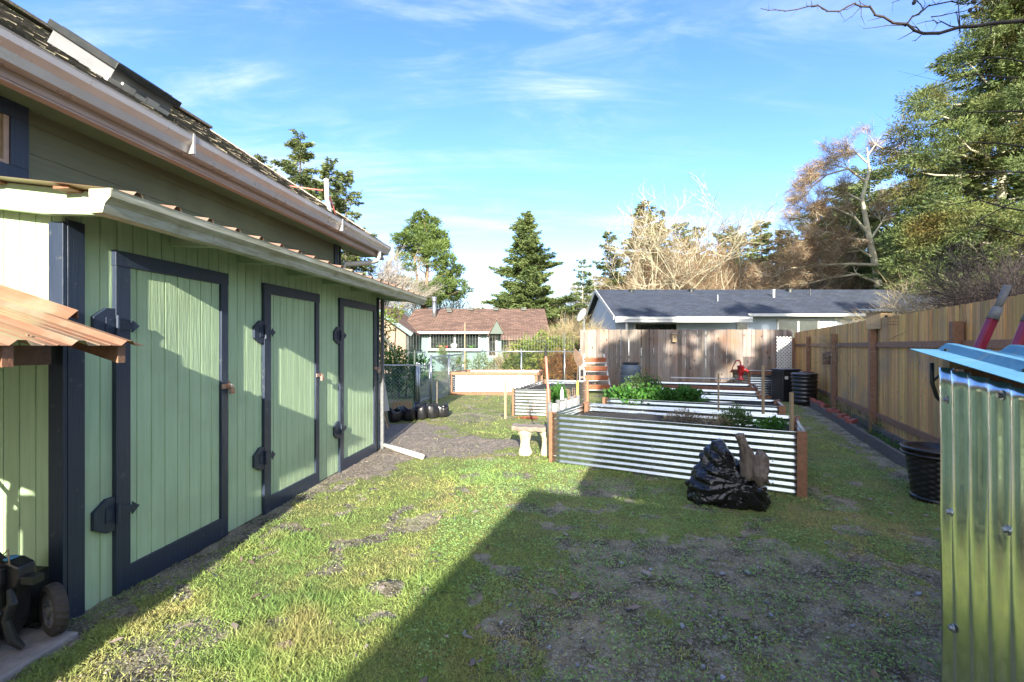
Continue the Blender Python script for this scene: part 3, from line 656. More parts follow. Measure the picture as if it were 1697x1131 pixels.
    mb = MB(); psheet(mb, rib_prof(4.98, .24, .06, .026, .026, .12), (.50, 2.27, 2.262), U, (0,1,0), Nn, L*1.01); mb.build('closet_roof', M['copper_roof'], H)
    for y in (2.43, 3.14, 3.80, 4.46, 5.12, 5.78, 6.44, 7.02):
        mb = MB(); y1 = y+.038; top = lambda x: 2.262+(.5-x)*sl-.006
        mb.prism([(.415, top(.415)), (XU+.02, top(XU+.02)), (XU+.02, top(XU+.02)-.14), (.0, top(0)-.14), (.36, 2.165), (.415, 2.175)], y-.06 if y < 2.5 else y, y1 if y > 2.5 else y-.02, 'y'); mb.build('rafter', M['pale_green'], H, bevel=.002)
    mb = MB(); mb.box(.37, .413, 2.47, 7.2, 2.172, 2.25); mb.build('fascia_board', M['pale_green'], H)
    for x in (.15, -.3): 
        mb = MB(); mb.box(x, x+.09, 2.30, 7.22, 2.262+(.5-x)*sl-.028, 2.262+(.5-x)*sl-.012); mb.build('purlin', M['cedar'], H)
    def gutter(name, m, x, y0, y1, zt, h=.115, w=.12, straps=False):
        prof = [(0, zt), (0, zt-h), (w*.62, zt-h), (w*.72, zt-h*.62), (w*.98, zt-h*.35), (w, zt-.012), (w+.004, zt), (w-.012, zt), (w-.012, zt-.01), (w-.008, zt-h*.33), (w*.68, zt-h*.6), (w*.58, zt-h+.004), (.004, zt-h+.004), (.004, zt)]
        mb = MB(); mb.prism([(x+p, q) for p, q in prof], y0, y1, 'y')
        mb.prism([(x, zt), (x, zt-h), (x+w*.62, zt-h), (x+w*.72, zt-h*.62), (x+w*.98, zt-h*.35), (x+w, zt)], y0-.004, y0+.002, 'y')
        mb.prism([(x, zt), (x, zt-h), (x+w*.62, zt-h), (x+w*.72, zt-h*.62), (x+w*.98, zt-h*.35), (x+w, zt)], y1-.002, y1+.004, 'y')
        if straps:
            for y in np.arange(-.2, 8, .62): mb.box(x+.005, x+w-.006, y, y+.02, zt+.002, zt+.007)
        return mb.build(name, m, H)
    gutter('gutter', M['old_gutter'], .415, 2.25, 7.28, 2.252)
    gutter('gutter', M['gutter'], -.505, -2.6, 8.08, 3.245, .15, .135, straps=True)
    for y in (3.75, 6.3): mb = MB(); mb.box(-.507, -.364, y, y+.02, 3.09, 3.252); mb.build('gutter_joint', M['gutter'], H)
    mb = MB(); mb.box(-.535, -.507, -2.6, 8.06, 3.025, 3.24); mb.build('fascia_board', M['fascia'], H)
    mb = MB(); mb.box(-.555, -.508+.020, -2.6, 8.06, 3.012, 3.024); mb.box(-.506, -.492, -2.6, 8.06, 3.03, 3.06); mb.build('fascia_trim', M['fascia'], H)
    mb = MB(); mb.box(XU-.02, -.536, -2.6, 8.04, 3.062, 3.075); mb.build('soffit', M['soffit'], H)
    # shingled roof
    pitch = .65; zr = 3.25; xe = -.42; ridge_x = -3.95; zz = lambda x: zr+(xe-x)*pitch
    mb = MB(); mb.prism([(xe, zr-.01), (ridge_x, zz(ridge_x)-.01), (-7.5, zr-.01), (-7.5, zr-.12), (ridge_x, zz(ridge_x)-.13), (xe-.09, zr-.10)], -2.6, 8.06, 'y'); roof = mb.build('roof', M['shingle'], H)
    rnd = random.Random(3); mb = MB(); nrm = Vector((pitch, 0, 1)).normalized(); dn = Vector((1, 0, -pitch)).normalized(); x = xe+.03; c = 0
    while x > ridge_x:
        y = -.6+rnd.random()*.2
        while y < 8.07:
            w = rnd.uniform(.10, .26); y2 = min(y+w, 8.08); lift = .012+rnd.random()*.012
            p = Vector((x, 0, zz(x))) + nrm*lift; q = p - dn*.2 - nrm*(lift-.002)
            mb.add([(p.x, y, p.z), (p.x, y2-.006, p.z), (q.x, y2-.006, q.z), (q.x, y, q.z), (p.x-nrm.x*.02, y, p.z-nrm.z*.02), (p.x-nrm.x*.02, y2-.006, p.z-nrm.z*.02)], [(0,1,2,3),(0,4,5,1),(0,3,4),(1,5,2)])
            y = y2
        x -= .115; c += 1
    mb.build('shingles', M['shingle'], roof, fix=False)
    mb = MB(); mb.box(ridge_x-.12, ridge_x+.12, -2.6, 8.1, zz(ridge_x)+.0, zz(ridge_x)+.04); mb.build('ridge_cap', M['shingle'], roof)
    mb = MB(); mb.beam((xe-.35, 8.07, zz(xe-.35)-.06), (ridge_x, 8.07, zz(ridge_x)-.06), .03, .16); mb.build('rake_board', M['fascia'], roof)
    # skylights
    Tm = Matrix(((dn.x, 0, nrm.x, 0), (0, 1, 0, 0), (dn.z, 0, nrm.z, 0), (0, 0, 0, 1)))
    for (y0, y1, mt) in ((3.60, 4.22, 'dark_metal'),):
        xc = xe-.90; Tl = Matrix.Translation((xc, 0, zz(xc))) @ Tm
        k = MB(); k.box(-.34, .34, y0+.03, y1-.03, 0, .13, Tl); sk = k.build('skylight', M['lead'], H, bevel=.004)
        k = MB(); k.box(-.38, .38, y0, y1, .13, .19, Tl); k.build('skylight_frame', M[mt], sk, bevel=.006)
        k = MB(); k.box(-.32, .32, y0+.06, y1-.06, .191, .196, Tl); k.build('pane', M['glass'], sk)
        k = MB()
        for j in range(5): k.box(.34+.001*j, .37, y0+.0+j*.115, y0+.11+j*.115, .0, .05+.02*(j%2), Tl)
        k.build('flashing', M['downspout'], sk)
    # window high in the upper wall
    k = MB(); k.box(XU, XU+.006, 2.14, 2.82, 2.66, 2.96); w = k.build('window', M['screen'], H)
    for (a, b, c, d_) in ((2.04, 2.92, 2.96, 3.06), (2.04, 2.92, 2.55, 2.65), (2.82, 2.92, 2.651, 2.959), (2.04, 2.14, 2.651, 2.959)):
        k = MB(); k.box(XU, XU+.03, a, b, c, d_); k.build('trim_board', M['navy'], w, bevel=.002)
    k = MB(); k.box(XU+.007, XU+.02, 2.79, 2.818, 2.652, 2.958); k.box(XU+.007, XU+.02, 2.142, 2.789, 2.652, 2.672); k.build('window_frame', M['fascia'], w)
    # downspouts
    mb = MB(); mb.tube([(-.44, 7.72, 3.10), (-.44, 7.72, 3.0), (-.46, 7.69, 2.93), (-.56, 7.50, 2.86), (-.78, 7.20, 2.80), (-.80, 7.18, 2.74), (-.80, 7.18, 2.50)], .042, 10, squash=.8); mb.build('downspout', M['downspout'], H, True)
    mb = MB(); mb.box(.03, .075, 6.60*s+.006, 6.60*s+.05, .0, 2.17); mb.build('downspout', M['grip'], H, bevel=.004)
    mb = MB(); a = Vector((-3.35+2.70, 6.5, zz(-.7))); 
    mb.tube([(-.72, 6.62, zz(-.72)-.05), (-.72, 6.60, 3.50), (-.70, 6.49, 3.60), (-.70, 6.47, 3.88)], .032, 10); mb.build('vent_pipe', M['downspout'], H, True)
    mb = MB(); mb.tube([(-.70, 6.56, 3.66), (-.70, 6.78, 3.40)], .014, 8); mb.tube([(-.72, 6.42, 3.70), (-1.2, 6.28, 3.74)], .011, 8); mb.build('pipe_brace', M['salmon'], H, True)
    # small awning over the mower
    A = MB(); s2 = .30; xe2 = .50; L2 = 1.30; U2 = Vector((-1, 0, s2)).normalized(); N2 = Vector((s2, 0, 1)).normalized()
    psheet(A, rib_prof(2.455, .23, .075, .03, .024, .03), (xe2, .0, 1.50), U2, (0,1,0), N2, L2*1.06); aw = A.build('awning', M['copper_roof'], H)
    m2 = MB(); m2.add([(xe2-.39, 2.452, 1.50+.39*s2+.002+.02), (XU, 2.452, 1.50+(xe2-XU)*s2+.02), (XU, 2.452, 1.50+(xe2-XU)*s2+.075), (xe2-.39, 2.452, 1.50+.39*s2+.07), (xe2-.38, 2.39, 1.50+.39*s2+.018), (XU, 2.39, 1.50+(xe2-XU)*s2+.018)], [(0,1,2,3),(3,2,5,4)]); m2.build('flashing', M['copper_roof'], aw, solid=.002)
    for y in (.04, .65, 1.25, 1.86, 2.33):
        m2 = MB(); top = lambda x: 1.50+(xe2-x)*s2-.004
        m2.prism([(xe2-.02, top(xe2-.02)), (XU, top(XU)), (XU, top(XU)-.09), (xe2-.02, top(xe2-.02)-.09)], y, y+.04, 'y'); m2.build('rafter', M['cedar'], aw, bevel=.002)
    m2 = MB(); m2.box(-.05, -.01, .02, 2.42, 1.40, 1.50+.0); m2.build('beam', M['cedar'], aw, bevel=.002)
    m2 = MB(); m2.box(-.055, -.005+.03, .04, .13, -.05, 1.398); m2.build('post', M['cedar'], aw, bevel=.002)
    for y in (.18, .64, 1.1, 1.56, 2.02, 2.36):
        for x in (.38, .05, -.3): 
            m2 = MB(); c = Vector((x, y, 1.50+(xe2-x)*s2+.006)); m2.tube([c, c+N2*.008], .008, 6); m2.build('roof_screw', M['copper_roof'], aw)
build_house()

# ================================================================== raised beds
def bed(label, cor, H, soil_z, rim=None, group='corrugated metal raised garden beds', name='raised_bed', base_board=False, post_mat='cedar', soil=True, ztilt=0, post_h=0):
    c = Vector((sum(p[0] for p in cor)/4, sum(p[1] for p in cor)/4, 0)); root = empty(name, c, 0, label, 'garden bed', group)
    P = [Vector((x, y, 0))-c for x, y in cor]; rnd = random.Random(int(c.x*100))
    for i in range(4):
        a, b = P[i], P[(i+1) % 4]; d = (b-a); L = d.length; d.normalize(); n = Vector((d.y, -d.x, 0))   # outward for ccw order
        ph = rnd.random()*6
        mb = MB(); wob = lambda t, v: .0035*math.sin(t*3.1+ph)+.002*math.sin(t*9+v*4+ph)
        psheet(mb, sine_prof(H-.03+.05, .068, .0078, 10, 1), a-n*.014+Vector((0,0,-.05))+d*.02, d, (0,0,1), n, L-.04, 24, .0012, wob)
        for t in np.arange(.06, L, .6):
            for zz in (.1, .34, .57):
                if zz < H-.05: p = a+d*float(t)+Vector((0,0,zz)); mb.tube([p-n*.01, p+n*.004], .007, 6)
        mb.build('side_panel', M['galv'], root, True)
        mb = MB(); w = .042; pz = H-.02+post_h; q = a-n*.0; e = (P[i-1]-a).normalized()
        M_ = Matrix.Translation(a-n*.0+(d*.0)) @ Matrix.Rotation(math.atan2(d.y, d.x), 4, 'Z')
        mb.box(-.022, .022, -.002, .084, -.04, pz, M_); mb.box(.023, .062, .032, .084, -.04, pz-.01, M_); mb.build('corner_post', M[post_mat], root, bevel=.002)
        if rim:
            mb = MB(); M_ = Matrix.Translation(a+Vector((0,0,H-.02))) @ Matrix.Rotation(math.atan2(d.y, d.x), 4, 'Z')
            if rim == 'flat': mb.box(-.03, L+.03 if i % 2 == 0 else L-.1, -.028, .07, 0.02+.001*i, .058+.001*i, M_)
            else: mb.box(.0, L, -.052, -.016, -.085, .01, M_)
            mb.build('rim_board', M[rim == 'dark' and 'wet_cedar' or 'cedar'], root, bevel=.003)
        if base_board and i == 0:
            mb = MB(); M_ = Matrix.Translation(a) @ Matrix.Rotation(math.atan2(d.y, d.x), 4, 'Z'); mb.box(0, L, -.055, -.016, -.03, .08, M_); mb.build('base_board', M['cedar'], root, bevel=.003)
    n = 26; V = []; Fc = []
    for j in range(n+1):
        for i in range(n+1):
            u, v = .02+.96*i/n, .03+.94*j/n; p = (P[0]*(1-u)+P[1]*u)*(1-v)+(P[3]*(1-u)+P[2]*u)*v
            e = min(u, 1-u, v, 1-v); z = soil_z+.10*(float(fbm(p.x*2.2+c.x, p.y*2.2, 4))-.5)+.03*min(1, e*8)+.03*(float(fbm(p.x*16, p.y*16+c.y, 2))-.5)
            V.append((p.x, p.y, z))
    for j in range(n):
        for i in range(n): a = j*(n+1)+i; Fc.append((a, a+1, a+n+2, a+n+1))
    mb = MB(); mb.add(V, Fc); mb.build('soil', M['soil'], root, True, fix=False)
    return root
def rect(FR, L, D, ang=-24.2):
    e1 = Vector((math.cos(R(ang)), math.sin(R(ang)))); e2 = Vector((-e1.y, e1.x)); FR = Vector(FR); FL = FR-e1*L
    return [tuple(FL), tuple(FR), tuple(FR+e2*D), tuple(FL+e2*D)]
bed('nearest and longest corrugated metal bed with the black bag leaning on it', [(.49,5.8),(2.91,4.49),(3.48,5.55),(1.08,6.86)], .67, .50)
bed('second corrugated bed from the lawn, full of leafy green parsley', [(1.52,7.54),(3.89,6.47),(4.25,7.27),(1.88,8.34)], .66, .56)
bed('third corrugated bed back with dark soil and no rim, half hidden by the parsley', rect((4.34,7.85), 2.45, .75), .67, .50)
bed('fourth corrugated bed back, with a brown wood rim and a white board lying on it', [(2.92,9.92),(4.87,9.12),(5.35,10.15),(3.25,10.95)], .67, .52, rim='dark')
bed('tall corrugated bed with a brown rim under the white lattice', [(6.72,12.9),(8.3,12.6),(8.5,13.7),(6.75,13.9)], .78, .6, rim='dark', base_board=True)
bed('bright corrugated bed with wood top and bottom boards by the chain link fence', [(-1.86,14.0),(.78,13.9),(1.0,15.2),(-1.5,15.3)], .70, .45, rim='cedar', base_board=True)
bed('corrugated bed set at an angle behind the tool rack, holding a green bush', [(.02,9.75),(.80,9.55),(2.02,12.1),(.87,12.4)], .60, .46)

# planks lying on the fourth bed
mb = MB(); mb.beam((3.75,10.75,.745), (5.05,10.35,.745), .09, .02); o = mb.build('board', M['white'], None, bevel=.002); tag(o, 'long white board lying on the back rim of the fourth garden bed', 'board')

# stakes
def stake(px, y0, Y, ztop, zb, label, w=.022, mt='stake', name='garden_stake', lean=(0,0)):
    x = (px-848)/F*Y; mb = MB(); mb.add(*[[*MB().box(-w/2, w/2, -w/2, w/2, zb, ztop).v], MB().box(0,1,0,1,0,1).f])
    mb.v = [(p[0]+lean[0]*(p[2]-zb), p[1]+lean[1]*(p[2]-zb), p[2]) for p in mb.v]
    o = mb.build(name, M[mt], None, bevel=.002); o.location = (x, Y, 0); tag(o, label, 'stake', 'wooden garden stakes')
stake(1190, 0, 6.1, 1.13, .4, 'thin grey stake standing in the middle of the nearest bed', .018)
stake(1264, 0, 5.9, 1.24, .4, 'tallest grey stake near the right end of the nearest bed', .028)
stake(1311, 0, 4.95, .99, .4, 'short thick grey stake in the right corner of the nearest bed', .032)
stake(837, 0, 9.35, .80, -.05, 'pale wooden stake standing alone on the lawn in front of the angled bed', .045)
stake(724, 0, 9.8, .73, -.05, 'short dark stake on the lawn behind the black grow bags', .03, 'bark')
stake(770, 0, 15.85, 2.3, -.05, 'tall thin bamboo stake behind the bright bed at the chain link fence', .028)
stake(960, 0, 13.2, .95, -.05, 'grey metal stake between the angled bed and the ladder planter', .03, 'steel')

# plants in the beds
def plant(name, label, c, cen, n, size, m, seed, stem_h=.2, cat='plant', up=.5, shell=.2, group=None, stems=6):
    root = empty(name, c, 0, label, cat, group); rnd = random.Random(seed)
    leafball('leaves', M[m], cen, n, size, seed, root, shell, up)
    mb = MB()
    for i in range(stems):
        q = rnd.choice(cen); mb.tube([(q[0]*.5, q[1]*.5, -.03), (q[0]+rnd.gauss(0,q[3]*.3), q[1]+rnd.gauss(0,q[4]*.3), q[2]+q[5]*.4)], [.006, .002], 5)
    mb.build('stem', M['bark'], root); return root
def px(x, y, Y): v = W(x, y, Y); return v
rr = random.Random(8)
plant('parsley_plant', 'wide low mass of bright leafy parsley in the second bed', (2.25,7.75,.56), [(rr.uniform(-.55,.75), rr.uniform(-.3,.25)-.0, rr.uniform(.02,.12), .2, .18, .13) for _ in range(16)], 4200, (.06,.045), 'herb', 4, stems=14)
plant('sage_plant', 'grey green shrubby herb behind the parsley', (2.35,8.35,.55), [(0,0,.25,.22,.2,.2),(.25,.1,.2,.2,.2,.16),(-.2,0,.15,.16,.16,.14)], 2200, (.035,.02), 'herb2', 5)
plant('rosemary_plant', 'bushy green herb near the right end of the nearest bed', (2.72,5.55,.50), [(0,0,.13,.13,.1,.13),(.12,-.02,.08,.09,.09,.09),(-.1,.03,.06,.08,.08,.08)], 1800, (.035,.012), 'herb2', 6)
plant('lavender_plant', 'dry grey twiggy lavender in the middle of the nearest bed', (2.15,5.72,.50), [(0,0,.10,.13,.1,.10),(.15,0,.05,.12,.1,.07),(-.14,.03,.05,.1,.1,.07)], 1400, (.05,.006), 'dry', 7)
plant('dead_plant', 'straw coloured dead plant between the lavender and the green herb', (2.45,5.55,.50), [(0,0,.06,.16,.1,.07),(.1,0,.05,.1,.1,.06)], 500, (.07,.006), 'straw', 8)
plant('strawberry_plant', 'low dark green plant in the right corner of the nearest bed', (3.0,5.25,.50), [(0,0,.08,.15,.13,.08)], 700, (.04,.02), 'herb', 9)
plant('bush', 'round dark green bush in the angled bed behind the tools', (.98,9.75,.42), [(0,0,.05,.22,.2,.2),(-.1,0,-.05,.16,.16,.16),(.12,0,-.03,.15,.15,.18)], 3200, (.035,.018), 'herb', 10)
# bare seedling on red mulch
def seedling():
    root = empty('bare_shrub', (.33,9.4,0), 0, 'little leafless shrub on a patch of red mulch before the angled bed', 'shrub')
    b = Branches(4)
    for i in range(4): b.grow((0,0,0), (b.r.gauss(0,.35), b.r.gauss(0,.35), 1), .32, .006, 0, 2, .5, .05, .15, 3, (1,2), .6, minr=.002)
    b.mesh('stems', M['twig_orange'], root, 3)
    q = leafball('mulch', M['mulch'], [(0,0,0,.22,.16,.02)], 500, (.03,.02), 5, root, .1); q['kind'] = 'stuff'
M['mulch'] = mat('mulch', (.25,.07,.035), (.14,.05,.03), 5, (1,1,1), .9, island=.4)
seedling()

# ================================================================== tool rack and tools on the nearest bed
FLb = Vector((.49, 5.80, 0)); BLb = Vector((1.08, 6.86, 0)); e2 = (BLb-FLb).normalized(); nl = Vector((-e2.y, e2.x, 0))
cups = []
for i, (t, g) in enumerate(((.06,1),(.20,0),(.33,1),(.46,0),(.58,1),(.70,0),(.81,1),(.92,0),(1.05,1))):
    c = FLb+e2*t+nl*.035; z0, z1 = (.52, .77) if g else (.55, .73)
    if i == 0: z0 = .36
    mb = MB(); r = .034 if g else .036; mb.lathe([(r, z0), (r, z1), (r-.004, z1), (r-.004, z0+.01)], 16, c)
    lab = ['tall grey tube holding the long hoe', 'white cup next to the hoe tube', 'grey tube between the two nearest white cups', 'white cup holding the upright trowel', 'grey tube just behind the trowel', 'white cup holding the bent hand fork', 'grey tube between the two hand forks', 'white cup holding the wide hand fork', 'grey tube holding the yellow handled spade'][i]
    o = mb.build('tool_tube' if g else 'tool_cup', M['grip' if g else 'pvc'], None, True); tag(o, lab, 'tool holder', 'tool holders fixed along the left side of the nearest bed'); cups.append(c)
def tool(name, label, parts, cat='garden tool'):
    root = empty(name, parts[0][3], 0, label, cat)
    for (pn, mb, mt, _) in parts:
        mb.v = [tuple(Vector(v)-Vector(parts[0][3])) for v in mb.v]; mb.build(pn, M[mt], root, True if pn == 'handle' else False)
c = cups[0]; h = MB(); h.tube([(c.x, c.y, .18), (c.x-.015, c.y, .8), (c.x-.05, c.y+.02, 1.36)], .016, 10)
hd = MB(); hd.tube([(c.x-.05, c.y+.02, 1.36), (c.x-.055, c.y+.02, 1.45), (c.x-.04, c.y+.02, 1.53), (c.x-.09, c.y+.02, 1.56)], [.019,.016,.008,.007], 8); hd.add([(c.x-.22, c.y-.04, 1.57), (c.x-.22, c.y+.08, 1.57), (c.x-.07, c.y+.07, 1.545), (c.x-.07, c.y-.03, 1.545), (c.x-.22, c.y-.04, 1.574), (c.x-.22, c.y+.08, 1.574), (c.x-.07, c.y+.07, 1.55), (c.x-.07, c.y-.03, 1.55)], [(0,1,2,3),(7,6,5,4),(0,4,5,1),(1,5,6,2),(2,6,7,3),(3,7,4,0)])
tool('hoe', 'long hoe with a salmon pink handle standing at the corner of the nearest bed', [('handle', h, 'salmon', (c.x, c.y, .18)), ('head', hd, 'dark_metal', None)])
c = cups[8]; h = MB(); h.tube([(c.x, c.y, .6), (c.x, c.y, .98)], .018, 10); nk = MB(); nk.tube([(c.x, c.y, .98), (c.x-.005, c.y, 1.0), (c.x+.005, c.y, 1.2)], [.02,.012,.011], 8)
bl = MB(); prof = [(-.045,1.46),(-.075,1.40),(-.062,1.30),(-.02,1.22),(.005,1.17),(.05,1.20),(.085,1.245),(.075,1.33),(.02,1.41)]
bl.prism([(c.x+p*.9, q) for p, q in prof], c.y-.01, c.y-.002, 'y')
tool('spade', 'dirty spade with its blade up and a yellow grip in the last tube', [('handle', h, 'yellow', (c.x, c.y, .6)), ('neck', nk, 'rusty', None), ('blade', bl, 'rusty', None)])
c = cups[3]; h = MB(); h.tube([(c.x, c.y, .60), (c.x, c.y, .76)], .011, 8); bl = MB(); bl.prism([(c.x-.02, .76), (c.x-.026, .82), (c.x-.018, .89), (c.x, .94), (c.x+.018, .89), (c.x+.026, .82), (c.x+.02, .76)], c.y-.004, c.y+.002, 'y')
tool('trowel', 'pointed silver trowel standing blade up in a white cup', [('handle', h, 'grip', (c.x, c.y, .6)), ('blade', bl, 'steel', None)])
for ci, lab, sp in ((5, 'hand fork with curled tines in the middle white cup', .02), (7, 'hand fork with three wide tines in the last white cup', .028)):
    c = cups[ci]; h = MB(); h.tube([(c.x, c.y, .60), (c.x, c.y, .76)], .011, 8); t = MB()
    for k in (-1, 0, 1): t.tube([(c.x, c.y, .75), (c.x+k*sp, c.y, .79), (c.x+k*sp, c.y, .86), (c.x+k*sp-.02*(ci == 5), c.y-.02, .885), (c.x+k*sp-.03*(ci == 5), c.y-.03, .87)], .0035, 6)
    tool('hand_fork', lab, [('handle', h, 'cedar', (c.x, c.y, .6)), ('tines', t, 'rust', None)])

# ================================================================== stone bench
def bench():
    root = empty('stone_bench', (.33, 6.25, 0), R(-8), 'small curved stone bench with carved cream legs beside the nearest bed', 'bench')
    n = 14; V = []; 
    for k in range(n+1):
        t = -1+2*k/n; a = t*.28; x = t*.34
        for r_, z in ((-.13, .34), (-.14, .375), (-.125, .40), (.125, .40), (.14, .375), (.13, .34)):
            V.append((x*(1+.1*r_), r_+.10*(t*t), z-.012*t*t+.006*math.sin(k*2)))
    Fc = [tuple(range(6)), tuple(n*6+i for i in range(6))[::-1]]
    for k in range(n):
        for i in range(6): i2 = (i+1) % 6; Fc.append((k*6+i, k*6+i2, (k+1)*6+i2, (k+1)*6+i))
    mb = MB(); mb.add(V, Fc); mb.build('seat', M['stone'], root, bevel=.004)
    for s in (-1, 1):
        mb = MB(); x = s*.15; pr = [(.10,-.02),(.115,.03),(.09,.06),(.055,.12),(.05,.18),(.075,.25),(.11,.30),(.105,.338)]
        rings = []; 
        for (hw, z) in pr:
            for k in range(16):
                a = 2*math.pi*k/16; q = 1+.10*math.sin(a*5+z*30); rings.append((x+.085*q*math.cos(a)*(.55+hw*5), hw*1.05*q*math.sin(a), z))
        Fc = [tuple(range(16))[::-1], tuple((len(pr)-1)*16+k for k in range(16))]
        for i in range(len(pr)-1):
            for k in range(16): k2 = (k+1) % 16; Fc.append((i*16+k, i*16+k2, (i+1)*16+k2, (i+1)*16+k))
        mb.add(rings, Fc); mb.build('leg', M['cream_stone'], root, True)
bench()

# ================================================================== black bag with a driftwood stump
def bag():
    import bmesh
    bm = bmesh.new(); bmesh.ops.create_icosphere(bm, subdivisions=6, radius=1)
    me = bpy.data.meshes.new('rubbish_bag'); V = np.array([v.co[:] for v in bm.verts]); F_ = np.array([[v.index for v in f.verts] for f in bm.faces]); bm.free()
    x, y, z = V.T; az = np.arctan2(y, x)
    P = V.copy(); P[:, 0] *= .335; P[:, 1] *= .22; P[:, 2] *= .34
    P[:, 0] *= np.where(z < 0, 1.08, 1-.18*z)
    P[:, 2] += .12*np.exp(-((x+.45)/.4)**2)*np.maximum(z, 0) - .13*np.exp(-((x-.5)/.35)**2)*np.maximum(z, 0) - .05*np.exp(-((x-.15)/.2)**2)*np.maximum(z, 0)
    P[:, 0] += .07*np.exp(-((z+.6)/.25)**2)*x
    # folds radiating from the gathered neck, then finer creases
    u0, v0 = P[:, 0]-.12, P[:, 2]-.05; th_ = np.arctan2(v0, u0); rr0 = np.hypot(u0, v0)
    def ridge(a, b, o=2): n = fbm(a, b, o); return 1-np.abs(2*n-1)*2.4
    g = .25+rr0*2.2
    f = ridge(th_*3.2+4+.5*y, rr0*1.4+y*.8, 2)*.030*g + ridge(th_*7+9, rr0*2.2+y*1.5, 2)*.014*g + ridge(th_*13+2, rr0*5+y*2, 2)*.006 + (fbm(P[:, 0]*4+8, P[:, 2]*4+y*2, 2)-.5)*.07
    f = f*np.clip(1.3-.0*g, 0, 1.3)
    P += V*f[:, None]; P[:, 2] = np.maximum(P[:, 2], -.235+.02*(fbm(x*3, y*3, 2)-.5)); P[:, 2] += .235; P *= .88
    o = npmesh('rubbish_bag', P, F_, 3, M['bag'], None, True); o.location = (2.07, 4.36, gh(2.07, 4.36)-.01); o.rotation_euler = (0, 0, R(-22)); tag(o, 'slumped shiny black plastic bag leaning on the nearest bed', 'bag')
    root = empty('driftwood_stump', (2.20, 4.16, .40), 0, 'weathered grey driftwood stump sticking out of the black bag', 'driftwood')
    rnd = np.random.RandomState(2)
    def gnarl(name, pts, rad, seed):
        n = 22; mb = MB(); pts2 = []; rad2 = []
        for i in range(len(pts)-1):
            for k in range(6): t = k/6; pts2.append(Vector(pts[i])*(1-t)+Vector(pts[i+1])*t); rad2.append(rad[i]*(1-t)+rad[i+1]*t)
        pts2.append(Vector(pts[-1])); rad2.append(rad[-1]); mb.tube(pts2, rad2, n)
        for i in range(len(pts2)):
            for k in range(n):
                j = i*n+k; c = pts2[i]; v = Vector(mb.v[j]); q = 1+.45*(float(fbm(k*.8+seed, i*.22, 3))-.5)*2+.13*math.sin(k*2.4+seed+i*.2); mb.v[j] = tuple(c+(v-c)*q)
        mb.build(name, M['driftwood'], root, True)
    gnarl('stem', [(-.0,.04,-.12), (-.02,.03,.02), (-.07,.0,.16), (-.125,0,.29)], [.085,.065,.045,.035], 1)
    gnarl('root_flare', [(.07,.03,.14), (.075,.0,.08), (.06,-.02,-.02), (.045,-.05,-.10), (.03,-.07,-.17)], [.012,.055,.072,.06,.012], 5)
    gnarl('root_stub', [(.0,.03,.0), (.09,.0,.05), (.135,.02,.10)], [.05,.04,.008], 9)
    gnarl('root_stub', [(.02,.0,-.02), (.07,-.05,-.10), (.12,-.06,-.15)], [.05,.035,.006], 12)
bag()

# ================================================================== chain link fences
def chainlink(label, p0, p1, h, posts, gate=False, name='chain_link_fence', cat='fence', fr=.02, mid=False, zb=.03):
    p0 = Vector((*p0, 0)); p1 = Vector((*p1, 0)); d = p1-p0; L = d.length; d.normalize(); root = empty(name, p0, math.atan2(d.y, d.x), label, cat)
    for t in posts:
        mb = MB(); mb.tube([(t*L, 0, -.1), (t*L, 0, h+.05)], fr*1.35, 10); mb.lathe([(fr*1.5, h+.04), (fr*1.3, h+.07), (.004, h+.085)], 10, (t*L, 0, 0)); mb.build('post', M['steel'], root, True)
    mb = MB(); mb.tube([(0, 0, h), (L, 0, h)], fr, 8); mb.build('top_rail', M['steel'], root, True)
    if gate: mb = MB(); mb.tube([(0, 0, .08), (L, 0, .08)], fr, 8); mb.build('bottom_rail', M['steel'], root, True)
    mb = MB(); hh = h-zb; s = -hh; st = .09
    while s < L:
        for up in (1, -1):
            a, b = s, s+hh; za, zb_ = (zb, h) if up == 1 else (h, zb)
            if a < 0: za = za+(zb_-za)*(-a/hh); a = 0
            if b > L: zb_ = za+(zb_-za)*((L-a)/(b-a)); b = L
            if b-a > .02: mb.tube([(a, -.012*up, za), (b, -.012*up, zb_)], .0026, 3, False)
        s += st
    mb.build('wire_mesh', M['steel'], root, fix=False); return root
chainlink('low chain link fence beside the shed end, left of the gate', (-5.2,11.5), (-2.40,11.5), 1.0, (0,.5,1))
chainlink('open chain link gate leaf behind the black grow bags', (-2.36,11.56), (-2.26,12.5), .98, (0,1), True, 'chain_link_gate', 'gate')
chainlink('chain link fence running from the gate post back to the corner', (-2.1,11.8), (-1.74,15.9), 1.2, (0,.5))
chainlink('chain link fence behind the bright bed, ending at the grey wood fence', (-1.72,16.0), (2.38,16.0), 1.29, (0,.5,.87,1))
chainlink('far chain link fence in front of the shingled wing of the brown house', (-7.5,19.0), (-3.6,18.8), 1.22, (0,.5,1))
def weld(root, p0, p1, z0, z1, dx, dz, r=.0014, m='wire', off=0):
    p0 = Vector(p0); p1 = Vector(p1); L = (p1-p0).length; mb = MB(); s = 0
    while s <= L: q = p0+(p1-p0)*(s/L); mb.tube([(q.x, q.y, z0), (q.x, q.y, z1)], r, 3, False); s += dx
    z = z0
    while z <= z1: mb.tube([(p0.x, p0.y, z), (p1.x, p1.y, z)], r, 3, False); z += dz
    return mb.build('wire_mesh', M[m], root, fix=False)
root = empty('wire_fence', (-1.7,16.1,0), 0, 'tall thin wire netting on green posts rising above the chain link fence', 'fence')
weld(root, (-3.2,.1,0), (4.0,.1,0), 1.2, 1.86, .1, .1, .002)
